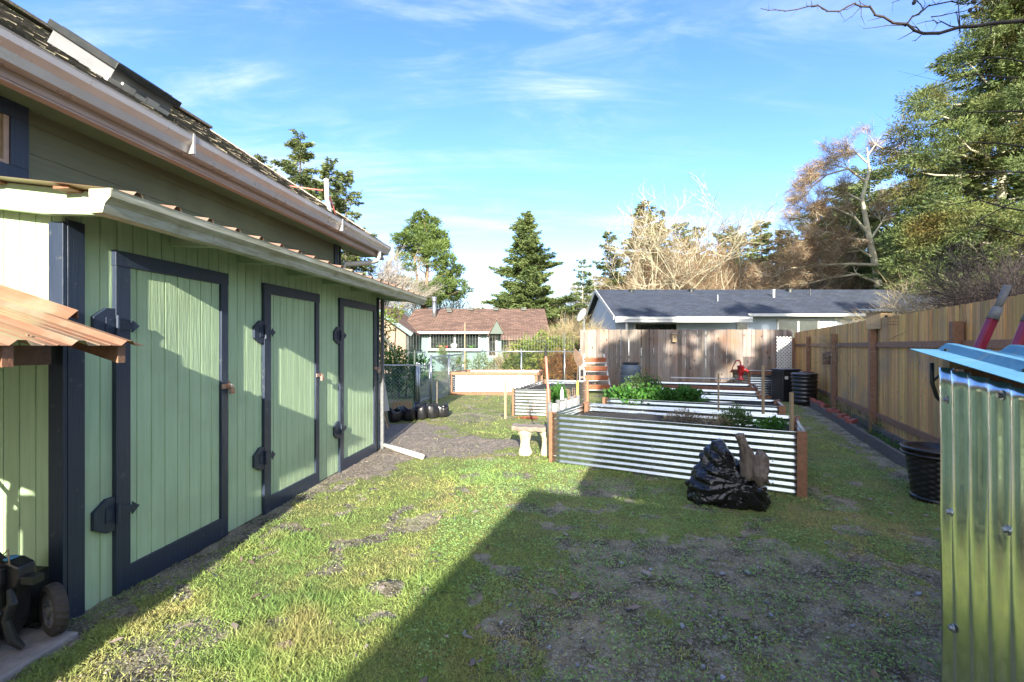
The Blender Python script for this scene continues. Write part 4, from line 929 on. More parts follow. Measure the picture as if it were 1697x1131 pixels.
for x in (-3.2, .02, 3.55): mb = MB(); mb.box(x-.015, x+.015, .07, .1, -.1, 1.95); mb.build('post', M['green_post'], root)
mb = MB(); mb.box(-.018, .018, -.012, .012, -.1, 1.83); mb.box(-.002, .002, -.03, .0, -.1, 1.83); o = mb.build('fence_post', M['green_post']); o.location = (-2.44, 11.4, 0); tag(o, 'tall dark green steel post beside the chain link gate', 'post')

# ================================================================== grey back fence, tan right fence
def board_fence(root, p0, p1, zt, bw, gap, seed, m, th=.018, z0=.02, tv=.02, name='boards', lean=.004):
    p0 = Vector(p0); p1 = Vector(p1); d = p1-p0; L = d.length; d.normalize(); n = Vector((d.y, -d.x, 0)); rnd = random.Random(seed); s = 0; mb = MB()
    while s < L-.03:
        w = min(bw*rnd.uniform(.93, 1.05), L-s); o = rnd.uniform(-.004, .004); T = Matrix.Translation(p0+d*s+n*o) @ Matrix.Rotation(math.atan2(d.y, d.x), 4, 'Z') @ Matrix.Rotation(rnd.gauss(0, lean), 4, 'Y')
        mb.box(0, w-gap*rnd.uniform(.4, 1.6), 0, th, z0, zt+rnd.uniform(-tv, tv), T); s += w
    return mb.build(name, M[m], root)
def back_fence():
    root = empty('wood_fence', (2.4, 16.0, 0), 0, 'weathered grey wooden board fence across the back of the yard', 'fence')
    board_fence(root, (0,0,0), (7.45,-.02,0), 2.06, .142, .006, 3, 'grey_wood', tv=.006)
    for z in (.35, 1.05, 1.8): mb = MB(); mb.box(0, 7.4, .022, .06, z, z+.09); mb.build('rail', M['grey_wood'], root)
    for x in (0, 2.4, 4.8, 7.3): mb = MB(); mb.box(x, x+.09, .062, .15, -.1, 2.0); mb.build('post', M['grey_wood'], root)
back_fence()
fd = Vector((.4104, .9119, 0)); 
def right_fence():
    P0 = Vector((2.75+.45*1.0, 1.0, 0)); ang = math.atan2(fd.y, fd.x); root = empty('wood_fence', P0, ang, 'tan wooden board fence with red brown posts and rails along the right side', 'fence')
    Lf = (16.1-1.0)/fd.y
    board_fence(root, (0,-.0,0), (Lf,0,0), 1.96, .092, .003, 6, 'tan_fence', tv=.004, th=-.016)
    def t(Y): return (Y-1.0)/fd.y
    ys = [2.3, 5.06, 7.8, 10.4, 13.3, 15.9]
    for i, Y in enumerate(ys):
        mb = MB(); x = t(Y); mb.box(x-.05, x+.05, .020, .115, -.1, 1.77); mb.build('post', M['cedar'], root, bevel=.004)
    tt = [0]+[t(Y) for Y in ys]+[Lf]
    for a, b in zip(tt[:-1], tt[1:]):
        for z in (.27, 1.47):
            mb = MB(); mb.box(a+.055, b-.055, .003, .042, z, z+.088); mb.build('rail', M['cedar'], root, bevel=.003)
    weld(root, (t(5.0), .122, 0), (t(10.6), .122, 0), .1, 1.55, .10, .10, .0012)
right_fence()
# lattice
def lattice():
    root = None; mb = MB(); w, h = .46, 1.05; s = -h
    def clip(a, za, b, zb):
        if a < 0: za += (zb-za)*(-a)/(b-a); a = 0
        if b > w: zb = za+(zb-za)*(w-a)/(b-a); b = w
        return a, za, b, zb
    while s < w:
        for up, yy in ((1, 0), (-1, .011)):
            q = clip(s, 0 if up == 1 else h, s+h, h if up == 1 else 0)
            if q[2]-q[0] > .03: mb.beam((q[0], yy, q[1]), (q[2], yy, q[3]), .010, .034, (0,1,0)) if False else mb.beam((q[0], yy, q[1]), (q[2], yy, q[3]), .034, .010, (0,1,0))
        s += .105
    o = mb.build('lattice_panel', M['white'], None); o.location = (8.15, 14.0, .72); tag(o, 'narrow white diamond lattice panel in the back right corner', 'lattice')
lattice()
# birdhouses
def birdhouse(label, loc, rz, w, h, roofw, mt='stake', metal=True, name='birdhouse'):
    root = empty(name, loc, rz, label, 'birdhouse', 'birdhouses on the fences')
    mb = MB(); mb.box(-w/2, w/2, -w/2, w/2, 0, h); mb.build('box', M[mt], root, bevel=.004)
    mb = MB(); mb.add([(-roofw/2,-w*.8,h+.002),(roofw/2,-w*.8,h+.002),(roofw/2,w*.7,h+.05),(-roofw/2,w*.7,h+.05),(-roofw/2,-w*.8,h+.017),(roofw/2,-w*.8,h+.017),(roofw/2,w*.7,h+.065),(-roofw/2,w*.7,h+.065)], [(3,2,1,0),(4,5,6,7),(0,1,5,4),(1,2,6,5),(2,3,7,6),(3,0,4,7)]); mb.build('roof', M['steel' if metal else mt], root)
    mb = MB(); mb.tube([(0, -w/2-.003, h*.66), (0, -w/2+.002, h*.66)], w*.16, 14); mb.build('entrance_hole', M['black_plastic'], root)
    mb = MB(); mb.tube([(0, -w/2-.05, h*.45), (0, -w/2, h*.45)], .006, 6); mb.build('perch', M[mt], root)
    return root
birdhouse('large birdhouse with a metal roof on a red brown post of the tan fence', (6.25, 7.76, 1.78), R(15), .25, .29, .42, 'stake')
birdhouse('small wooden birdhouse hung near the top of the grey back fence', (5.66, 15.90, 1.62), 0, .15, .26, .17, 'stake', False)
birdhouse('small dark birdhouse hanging on the tan fence near the far end', (7.55, 10.9, 1.05), R(-65), .14, .24, .16, 'wet_cedar', False)

# ================================================================== things at the back
def barrel():
    root = empty('rain_barrel', (3.83, 14.7, 0), 0, 'grey blue plastic barrel with a black lid against the grey fence', 'barrel')
    mb = MB(); mb.lathe([(.26,0),(.285,.04),(.30,.2),(.315,.4),(.318,.43),(.312,.44),(.318,.45),(.318,.55),(.312,.56),(.318,.57),(.30,.75),(.26,.88),(.235,.90)], 28); mb.build('body', M['barrel'], root, True)
    mb = MB(); mb.lathe([(.245,.895),(.265,.90),(.265,.955),(.25,.965),(.22,.945)], 28); mb.build('lid', M['black_plastic'], root, True)
    for s in (-1, 1): mb = MB(); mb.tube([(s*.27,-.05,.72),(s*.33,-.05,.78),(s*.30,-.05,.84)], .02, 8); mb.build('handle', M['barrel'], root, True)
barrel()
def ladder_planter():
    root = empty('tiered_planter', (2.65, 14.4, 0), R(0), 'white ladder stand with four terracotta planter boxes', 'planter')
    for s, t in ((-.33,-.40), (.30,.42)):
        mb = MB(); mb.beam((t, -.35, 0), (s, .25, 1.22), .045, .03, (0,1,0)); mb.build('side_rail', M['white'], root)
    for i, z in enumerate((.14, .42, .70, .97)):
        y = -.27+.43*z; w = .37-.03*i*.5
        mb = MB(); T = Matrix.Translation((0, y, z))
        mb.add([(-w,-.09,0),(w,-.09,0),(w,.09,0),(-w,.09,0),(-w-.02,-.115,.13),(w+.02,-.115,.13),(w+.02,.115,.13),(-w-.02,.115,.13)], [(3,2,1,0),(4,5,6,7),(0,1,5,4),(1,2,6,5),(2,3,7,6),(3,0,4,7)])
        mb.box(-w-.03, w+.03, -.125, -.105, .115, .145); mb.v = [tuple(T @ Vector(v)) for v in mb.v]; b = mb.build('planter_box', M['terracotta'], root, bevel=.004)
        leafball('dried_plant', M['dry'], [(x, y, z+.14, .07, .07, .03) for x in (-.25, -.08, .1, .26)], 140, (.04,.012), 20+i, b, .1)
        mb = MB(); mb.box(-w-.03, w+.03, y-.10, y+.1, z-.03, z-.008); mb.build('shelf', M['white'], root)
ladder_planter()
def pump():
    root = empty('hand_pump', (5.98, 11.9, 0), 0, 'red cast iron hand pump on a pipe in front of the grey fence', 'hand pump')
    mb = MB(); mb.tube([(0,0,-.05),(0,0,.62)], .022, 10); mb.build('pipe', M['steel'], root, True)
    mb = MB(); mb.lathe([(.10,.60),(.10,.62),(.05,.64),(.055,.72),(.075,.80),(.08,.93),(.09,.95),(.09,.97),(.05,.98),(.02,1.0)], 18); mb.tube([(.05,0,.86),(.13,0,.87),(.17,0,.84),(.18,0,.79)], [.04,.032,.03,.034], 10); mb.build('body', M['pump_red'], root, True)
    mb = MB(); mb.tube([(0,0,.97),(0,0,1.07),(-.04,0,1.12),(-.12,0,1.10),(-.19,0,.98),(-.24,0,.84),(-.27,0,.80)], [.014,.014,.016,.016,.013,.013,.018], 8); mb.tube([(.0,0,1.0),(-.06,0,1.10)], .010, 6); mb.build('handle', M['pump_red'], root, True)
pump()
def bins():
    r1 = empty('compost_bin', (7.42, 12.35, 0), R(5), 'square black compost bin with a white sticker beside the tall bed', 'compost bin')
    mb = MB(); mb.prism([(-.24,-.24),(.24,-.24),(.24,.24),(-.24,.24)], 0, .82); mb.build('body', M['black_plastic'], r1, bevel=.02)
    mb = MB(); mb.prism([(-.26,-.26),(.26,-.26),(.26,.26),(-.26,.26)], .822, .87); mb.build('lid', M['black_plastic'], r1, bevel=.015)
    mb = MB(); mb.box(-.19,-.10,-.2435,-.2405,.60,.68); mb.build('sticker', M['white'], r1)
    r2 = empty('compost_bin', (7.42, 11.55, 0), 0, 'round black ribbed compost bin with a flat lid in front of the square one', 'compost bin')
    pr = [(.24,0)]; 
    for k in range(7): z = .06+k*.1; pr += [(.25+.004*k, z), (.272+.004*k, z+.02), (.272+.004*k, z+.055), (.25+.004*k, z+.075)]
    mb = MB(); mb.lathe(pr, 28); mb.build('body', M['black_plastic'], r2, True)
    mb = MB(); mb.lathe([(.29,.745),(.30,.76),(.30,.79),(.27,.80),(.1,.81),(.01,.812)], 28); mb.build('lid', M['black_plastic'], r2, True)
bins()
# timber edging of the narrow bed, bricks
def edging():
    for nm, off, lab in (('outer', 0, 'long low dark timber edging board between the lawn and the fence bed'), ('inner', .36, 'timber edging board close under the tan fence')):
        mb = MB(); ys = [4.75, 7.0, 9.2, 11.4, 13.6] if nm == 'outer' else [4.6, 6.9, 9.0]
        for a, b in zip(ys[:-1], ys[1:]):
            A = Vector((2.32+.45*a+off, a, .06)); B = Vector((2.32+.45*b+off, b-.02, .06)); mb.beam(A, B, .045, .17)
        o = mb.build('timber_edging', M['edging'], None, bevel=.005); tag(o, lab, 'edging', 'timber edging of the fence bed')
    rnd = random.Random(12); src = None
    names = ['first', 'second', 'third', 'fourth', 'fifth', 'sixth', 'seventh', 'eighth', 'ninth', 'tenth', 'eleventh']
    for i in range(11):
        Y = 8.0+i*.30+(.28 if i > 2 else 0)+(.3 if i > 4 else 0); x = 2.32+.45*Y+.06
        if src is None:
            mb = MB(); mb.box(-.10, .10, -.048, .048, -.03, .03); o = mb.build('brick', M['brick'], None, bevel=.004); src = o
        else: o = src.copy(); COL.objects.link(o)
        o.location = (x, Y, .165+rnd.uniform(0, .015)); o.rotation_euler = (rnd.gauss(0, .06), rnd.gauss(0, .08), R(24)+rnd.gauss(0, .25)+ (1.2 if i in (3, 7) else 0))
        tag(o, '%s red brick from the near end, lying on the timber edging by the fence' % names[i], 'brick', 'red bricks on the timber edging')
edging()
plant('weeds', 'tall tufts of grass along the foot of the tan fence', (7.2, 9.6, 0), [(-1.0+.45*k*.62, -2.2+k*.62, .08, .16, .3, .16) for k in range(8)], 3000, (.16,.008), 'herb2', 31, up=1.0, cat='weeds')
plant('bed_plant', 'small green weeds growing in the narrow fence bed', (5.0, 5.6, 0), [(-.1+.45*k*.3, -.4+k*.3, .04, .12, .12, .05) for k in range(9)], 900, (.03,.018), 'herb', 32, cat='weeds')

# wicker pots at the shed
def pots():
    root = empty('wicker_planter', (4.14, 4.42, 0), 0, 'black wicker planters nested in one another behind the metal shed', 'planter')
    n = 72; rows = 15; V = []; Fc = []
    for j in range(rows*3+1):
        z = .03+.40*j/(rows*3); r = .195+.05*(z/.43)
        for k in range(n): a = 2*math.pi*k/n; q = .006*math.sin(j/3*2*math.pi*.5+math.pi*(k//3 % 2))*math.sin(math.pi*(k % 3+.5)/3); V.append(((r+q)*math.cos(a), (r+q)*math.sin(a), z))
    for j in range(rows*3):
        for k in range(n): k2 = (k+1) % n; Fc.append((j*n+k, j*n+k2, (j+1)*n+k2, (j+1)*n+k))
    mb = MB(); mb.add(V, Fc); mb.build('basket', M['black_plastic'], root, True, fix=False)
    mb = MB(); mb.lathe([(.21,0),(.215,.03),(.20,.045)], 36); mb.build('base', M['black_plastic'], root, True)
    for z in (.425, .475): mb = MB(); mb.lathe([(.25,z),(.285,z+.012),(.29,z+.03),(.28,z+.037),(.24,z+.034),(.235,z+.005)], 40); mb.build('rim', M['black_plastic'], root, True)
    mb = MB(); T = Matrix.Translation((4.33, 4.42, .68)) @ Matrix.Rotation(R(78), 4, 'X') @ Matrix.Rotation(R(20), 4, 'Y')
    mb.lathe([(.02,0),(.17,.0),(.185,.012),(.185,.03),(.16,.035)], 36, M=T); o = mb.build('plant_saucer', M['black_plastic'], None, True); tag(o, 'round black saucer standing on edge on the wicker planters', 'saucer')
pots()

# ================================================================== galvanised shed on the right
def tin_shed():
    A = Vector((1.037, 1.093, 0)); d = Vector((-.4104, -.9119, 0)); n = Vector((-.9119, .4104, 0))   # d: towards the camera, n: towards the lawn
    root = empty('tin_shed', A, 0, 'low shed of galvanised corrugated sheets with a blue metal roof at the right edge', 'shed')
    mb = MB(); ang = 0
    psheet(mb, sine_prof(.66, .0762, .0085, 16, 2.2), (0,0,-.05), (0,0,1), d, n, 1.50, 30, .0012, lambda t, v: .0016*math.sin(t*5+v*3)+.001*math.sin(t*13))
    mb.v = [(x, y, min(z, 1.448-.075*math.hypot(x, y))) for x, y, z in mb.v]
    mb.build('side_panel', M['galv_shed'], root, True)
    mb = MB(); mb.beam(d*.10-n*.05+Vector((0,0,-.05)), d*.10-n*.05+Vector((0,0,1.38)), .05, .05); mb.beam(d*.6-n*.05+Vector((0,0,-.05)), d*.6-n*.05+Vector((0,0,1.36)), .05, .05); mb.build('corner_post', M['cedar'], root)
    for (pxx, pyy) in ((1577,663),(1672,656),(1583,850),(1587,1043),(1680,880)):
        u = (pxx-848)/F; # on the panel plane
        t = (A.x-u*A.y)/(u*d.y-d.x); c = d*t; z = 1.5-(pyy-573)/F*(A.y+d.y*t)
        k = MB(); p = Vector((c.x, c.y, z))+n*.008; k.tube([p, p+n*.003], .0095, 14); k.tube([p+n*.003, p+n*.009], .0055, 6); k.build('screw', M['steel'], root)
    # roof: ribs run along d, falling towards the camera
    tip = Vector((1.012, 1.159, 1.492))-A; U = Vector((d.x, d.y, -.11)).normalized(); Vd = Vector((.9119, -.4104, -.03)).normalized(); Nn = Vd.cross(U).normalized(); Nn = Nn if Nn.z > 0 else -Nn
    mb = MB(); psheet(mb, rib_prof(.95, .115, .05, .018, .016, .055), tip, U, Vd, Nn, .72, 4); mb.build('roof', M['blue_metal'], root)
    mb = MB(); a = tip+Vector((.045,-.05,-.03)); mb.beam(a, a+Vd*.8, .04, .035); mb.build('rafter', M['stake'], root, bevel=.002)
    mb = MB(); a = tip+Vector((.075,-.03,-.075)); mb.beam(a+Vd*.02, a+Vd*.6, .03, .055); mb.build('purlin', M['cedar'], root, bevel=.002)
    mb = MB(); a = tip+Vector((.030,-.03,-.035)); mb.tube([a, a+Vector((.0,-.0,-.05)), a+Vector((.012,.0,-.085)), a+Vector((.045,-.0,-.115)), a+Vector((.075,0,-.128))], .0045, 6); mb.tube([a+Vector((.002,0,-.045)), a+Vector((.02,0,-.03)), a+Vector((.035,0,-.035))], .003, 6); mb.build('bracket', M['dark_metal'], root, True)
    for (u_, v_) in ((.04,.06),(.35,.06),(.04,.30),(.3,.3),(.04,.52),(.5,.1)):
        sc = MB(); p = tip+U*u_+Vd*v_; sc.tube([p, p+Nn*.006], .006, 6); sc.build('roof_screw', M['dark_metal'], root)
tin_shed()
def wheelbarrow():
    root = empty('wheelbarrow', (1.95, 1.95, 0), 0, 'crimson wheelbarrow tipped up behind the tin shed with its handles in the air', 'wheelbarrow')
    O = Vector((1.95, 1.95, 0))
    for a, b in ((W(1612,600,1.9), W(1646,525,1.9)), (W(1676,602,1.55), W(1706,528,1.55))):
        a = a-O; b = b-O; dd = (b-a).normalized(); mb = MB(); mb.beam(a-dd*.12, b, .032, .026, (0,1,0)); h = mb.build('handle', M['crimson'], root, bevel=.004)
        mb = MB(); mb.tube([b-dd*.015, b+dd*.04], [.021,.017], 12); mb.tube([b+dd*.04, b+dd*.14], [.013,.014], 12); mb.build('grip', M['grip'], h, True)
    mb = MB(); mb.add([(.12,.05,.3),(.0,-.5,.3),(.4,-.5,.3),(.5,.05,.3),(-.02,.0,1.36),(-.12,-.45,1.36),(.2,-.5,1.36),(.28,.0,1.36)], [(3,2,1,0),(4,5,6,7),(0,1,5,4),(1,2,6,5),(2,3,7,6),(3,0,4,7)]); mb.build('tray', M['crimson'], root, bevel=.03)
    mb = MB(); T = Matrix.Translation((.25,-.2,.19)) @ Matrix.Rotation(R(90), 4, 'X') @ Matrix.Rotation(R(30), 4, 'Y'); mb.lathe([(.09,-.03),(.19,-.045),(.2,0),(.19,.045),(.09,.03)], 24, M=T); mb.build('wheel', M['tyre'], root, True)
wheelbarrow()

# ================================================================== beside the shed end
mb = MB(); mb.tube([(-1.97,6.74,.05),(-1.17,5.98,.035)], .034, 14); o = mb.build('drain_pipe', M['pvc'], None, True); tag(o, 'white plastic drain pipe lying on the gravel at the shed corner', 'pipe')
def easel():
    root = empty('folding_board', (-2.36, 8.35, 0), R(20), 'small white folding board with wooden legs behind the shed corner', 'board')
    mb = MB(); mb.beam((-.05,.0,.28), (-.12,.1,.78), .012, .32, (1,0,0)); mb.build('panel', M['white'], root)
    for s in (-.1, .14): mb = MB(); mb.beam((.08+s*.2,s-.1,0), (-.12+s*.1,.1,.72), .03, .02); mb.build('leg', M['stake'], root)
easel()
def growbag():
    labs = ['black grow bag nearest the shed corner', 'black grow bag, second from the shed corner', 'black grow bag, third from the shed corner', 'black grow bag, fourth from the shed corner', 'black grow bag at the right end of the row', 'black grow bag standing behind the others by the fence']
    for i, (x, y) in enumerate(((-2.32,9.0),(-2.08,9.15),(-1.86,9.3),(-1.66,9.45),(-1.47,9.6),(-1.95,9.75))):
        n = 28; V = []; Fc = []; pr = [(.10,0),(.125,.03),(.14,.12),(.135,.2),(.125,.25),(.115,.245),(.12,.18)]; rnd = random.Random(i)
        for j, (r, z) in enumerate(pr):
            for k in range(n): a = 2*math.pi*k/n; q = 1+.10*math.sin(a*3+i*2+z*9)+.05*math.sin(a*7+i); V.append((r*q*math.cos(a), r*q*math.sin(a), z*(1+.18*math.sin(a*2+i*1.7))))
        for j in range(len(pr)-1):
            for k in range(n): k2 = (k+1) % n; Fc.append((j*n+k, j*n+k2, (j+1)*n+k2, (j+1)*n+k))
        root = empty('grow_bag', (x, y, 0), 0, labs[i], 'grow bag', 'black grow bags by the shed')
        mb = MB(); mb.add(V, Fc); mb.build('bag', M['black_plastic'], root, True, fix=False); mb = MB(); mb.lathe([(.13,.15),(.06,.18),(.01,.19)], 16); mb.build('soil', M['soil'], root, True)
growbag()
mb = MB()
for q in ((-.22,.22,-.13,-.11),(-.22,.22,.11,.13),(-.22,-.2,-.11,.11),(.2,.22,-.11,.11)): mb.box(q[0],q[1],q[2],q[3],0,.20)
mb.box(-.2,.2,-.11,.11,.02,.14); o = mb.build('wooden_crate', M['stake'], None); o.location = (-2.55, 10.5, 0); o.rotation_euler = (0,0,R(20)); tag(o, 'low wooden planter box before the chain link fence', 'crate')
def mower():
    root = empty('lawn_mower', (-2.47, 2.22, 0), R(-4), 'old lawn mower parked under the small awning', 'lawn mower')
    Tw = Matrix.Translation((.115, .12, .150)) @ Matrix.Rotation(R(-26), 4, 'Z') @ Matrix.Rotation(R(90), 4, 'X') @ Matrix.Diagonal((.88, .88, .88, 1))
    n = 44; V = []; Fc = []; pr = [(.092,-.026),(.12,-.034),(.136,-.028),(.142,-.010),(.142,.010),(.136,.028),(.12,.034),(.092,.026)]
    for i, (r, z) in enumerate(pr):
        for k in range(n): a = 2*math.pi*k/n; q = r+(.005 if (k+i//4) % 2 and 2 <= i <= 5 else 0); V.append(Tw @ Vector((q*math.cos(a), q*math.sin(a), z)))
    for i in range(len(pr)):
        for k in range(n): k2 = (k+1) % n; i2 = (i+1) % len(pr); Fc.append((i*n+k, i*n+k2, i2*n+k2, i2*n+k))
    wh = MB(); wh.add(V, Fc); w = wh.build('wheel', M['tyre'], root)
    rm = MB(); V = []; Fc = []; pr = [(.094,-.027),(.094,.027),(.084,.024),(.084,-.024)]
    for i, (r, z) in enumerate(pr):
        for k in range(32): a = 2*math.pi*k/32; V.append(Tw @ Vector((r*math.cos(a), r*math.sin(a), z)))
    for i in range(4):
        for k in range(32): k2 = (k+1) % 32; i2 = (i+1) % 4; Fc.append((i*32+k, i*32+k2, i2*32+k2, i2*32+k))
    rm.add(V, Fc)
    for k in range(7): a = 2*math.pi*k/7+.2; rm.beam(Tw @ Vector((.02*math.cos(a), .02*math.sin(a), .008)), Tw @ Vector((.086*math.cos(a+.3), .086*math.sin(a+.3), .012)), .016, .014)
    rm.lathe([(.024,-.03),(.026,.03),(.01,.036)], 14, M=Tw); rm.build('rim', M['mower_rim'], w)
    b = MB(); b.prism([(-.13,.10),(.02,.08),(.06,.16),(.075,.30),(.10,.37),(.09,.43),(.03,.455),(-.06,.455),(-.12,.42),(-.15,.30)], -.02, .06, 'y'); b.build('side_cover', M['black_plastic'], root, bevel=.012)
    b = MB(); b.box(-.08, .03, -.05, -.021, .31, .36); b.box(.10, .17, -.02, .03, .345, .385); b.box(-.02, .03, -.045, -.021, .24, .43); b.tube([(.06,-.03,.33),(.10,-.05,.27),(.08,-.06,.20),(.10,-.05,.10),(.13,-.03,.05)], [.012,.02,.016,.022,.012], 10); b.tube([(-.05,-.04,.34),(.0,-.06,.30),(.05,-.06,.22)], .012, 8); b.build('bracket', M['dark_metal'], root, bevel=.004)
    b = MB(); b.box(.0,.035,-.02,.03,.456,.468); b.build('blue_cap', M['blue_metal'], root, bevel=.004)
    d = MB(); d.add([(-.62,-.16,.08),(-.02,-.13,.06),(.035,-.11,.05),(-.10,-.02,.33),(-.60,-.02,.36),(-.62,-.13,.08),(-.02,-.10,.06),(.035,-.08,.05),(-.10,.01,.33),(-.60,.01,.36)], [(0,1,2,3,4),(9,8,7,6,5),(0,5,6,1),(1,6,7,2),(2,7,8,3),(3,8,9,4),(4,9,5,0)]); d.build('rear_flap', M['mower_board'], root, bevel=.003)
    d = MB(); d.box(-.64, -.03, .02, .30, .05, .30); d.build('deck', M['dark_metal'], root, bevel=.04)
    d = MB(); d.add([(-.66,-.20,-.0),(.02,-.165,.0),(.03,-.14,.055),(-.64,-.17,.085),(-.66,-.17,-.0),(.02,-.135,.0),(.03,-.11,.055),(-.64,-.14,.085)], [(0,1,2,3),(7,6,5,4),(0,4,5,1),(1,5,6,2),(2,6,7,3),(3,7,4,0)]); d.build('skirt', M['rusty'], root, bevel=.004)
    h = MB(); h.tube([(.03,.0,.42),(-.10,-.05,.60),(-.45,-.12,.98),(-.60,-.14,1.05)], .014, 10); h.tube([(-.50,.0,.42),(-.60,-.05,.60),(-.9,-.12,.98)], .014, 10); h.build('handle', M['dark_metal'], root, True)
    h = MB(); h.tube([(-.07,-.03,.56),(-.035,-.06,.48),(-.05,-.08,.40),(-.11,-.1,.34),(-.3,-.1,.31)], .003, 6); h.tube([(-.02,-.0,.47),(.05,-.03,.52),(.06,-.03,.44)], .003, 6); h.build('cable', M['stake'], root, True)
mower()
mb = MB(); mb.box(-.45, .40, -.50, .02, -.05, .035); o = mb.build('paving_slab', M['concrete'], None, bevel=.012); o.location = (-2.62, 2.36, 0); o.rotation_euler = (0,0,R(-6)); tag(o, 'rough grey concrete slab under the lawn mower', 'slab')

# ================================================================== houses beyond the fences
def win(root, x0, x1, z0, z1, Y, name='window', mull=1, fm='white', blinds=False, f=.07):
    mb = MB(); mb.box(x0-f, x1+f, Y-.03, Y, z1, z1+f); mb.box(x0-f, x1+f, Y-.03, Y, z0-f, z0); mb.box(x0-f, x0, Y-.03, Y, z0, z1); mb.box(x1, x1+f, Y-.03, Y, z0, z1)
    for k in range(mull): xm = x0+(x1-x0)*(k+1)/(mull+1); mb.box(xm-.04, xm+.04, Y-.028, Y, z0, z1)
    w = mb.build(name, M[fm], root); mb = MB(); mb.box(x0, x1, Y-.012, Y-.006, z0, z1); mb.build('pane', M['glass'], w); return w
def blue_house():
    X0, X1, YE, YR, ze, zr = 4.55, 24.0, 20.0, 24.0, 2.90, 4.45
    O = Vector((X0, 20.5, 0)); root = empty('bungalow', O, 0, 'long blue grey bungalow with a dark shingle roof behind the grey fence', 'house')
    mb = MB(); mb.box(X0+.1, X1, 20.5, 27.5, 0, ze-.02); mb.add([(X0+.1,20.5,ze-.02),(X0+.1,27.5,ze-.02),(X0+.1,24,zr-.25),(X0+.14,20.5,ze-.02),(X0+.14,27.5,ze-.02),(X0+.14,24,zr-.25)], [(0,1,2),(5,4,3),(0,3,4,1),(1,4,5,2),(2,5,3,0)])
    k = X0+.4
    def loc(m): m.v = [tuple(Vector(v)-O) for v in m.v]; return m
    loc(mb).build('wall', M['blue_house'], root)
    mb = MB(); mb.prism([(YE, ze), (YR, zr), (28, ze), (28, ze-.1), (YR, zr-.12), (YE, ze-.1)], X0-.15, X1, 'x'); rf = loc(mb).build('roof', M['blue_roof'], root)
    mb = MB(); mb.prism([(YE+.65, ze+.0), (YE+.65, ze-.10), (YE-.55, ze-.33), (YE-.55, ze-.27)], X0+.2, 11.2, 'x')
    mb = MB(); mb.prism([(YE-.0, ze+.012), (YE+.2, ze+.095), (YE+.2, ze-.04), (YE-.42, ze-.27), (YE-.42, ze-.165)], X0-.15, 10.3, 'x'); loc(mb).build('porch_roof', M['blue_roof'], root)
    mb = MB(); mb.box(X0-.12, 10.32, YE-.52, YE-.425, ze-.29, ze-.17); mb.box(X0-.12, 10.32, YE-.50, YE-.44, ze-.40, ze-.31); loc(mb).build('gutter', M['white'], root)
    mb = MB(); mb.box(10.34, X1, YE-.10, YE-.003, ze-.12, ze-.0); loc(mb).build('gutter', M['white'], root)
    mb = MB(); mb.beam((X0-.17,YE-.42,ze-.2), (X0-.17,YR,zr-.06), .04, .18); mb.beam((X0-.17,YR,zr-.06), (X0-.17,28,ze-.06), .04, .18); loc(mb).build('rake_board', M['white'], root)
    mb = MB(); mb.box(X0+.35, X0+.42, YE-.40, YE-.33, 0, ze-.3); loc(mb).build('downspout', M['white'], root)
    for a, b, z0, z1, mu in ((5.55,7.4,1.4,2.46,0),(10.2,10.55,1.4,2.46,0),(12.0,13.75,1.5,2.62,1)):
        w = win(root, a-O.x, b-O.x, z0, z1, 20.49-O.y, mull=mu, f=.09)
    mb = MB(); mb.box(X0+1.0-.4, X0+1.1-.4, 20.42, 20.49, 0, ze-.3); loc(mb).build('corner_board', M['white'], root)
    for (x, Y, hh, mt, r) in ((13.0,22.6,.35,'pvc',.05),(9.3,23.6,.12,'dark_metal',.12),(6.2,23.6,.08,'dark_metal',.12),(15.0,22.9,.3,'dark_metal',.03),(14.4,23.6,.12,'dark_metal',.14),(9.9,21.9,.28,'steel',.02)):
        z = ze+(Y-YE)*(zr-ze)/(YR-YE); mb = MB(); mb.tube([(x, Y, z-.05), (x, Y, z+hh)], r, 10); mb.lathe([(r*1.3, z+hh), (r*1.3, z+hh+.03), (.01, z+hh+.04)], 10, (x, Y, 0)); loc(mb).build('roof_vent', M[mt], rf)
blue_house()
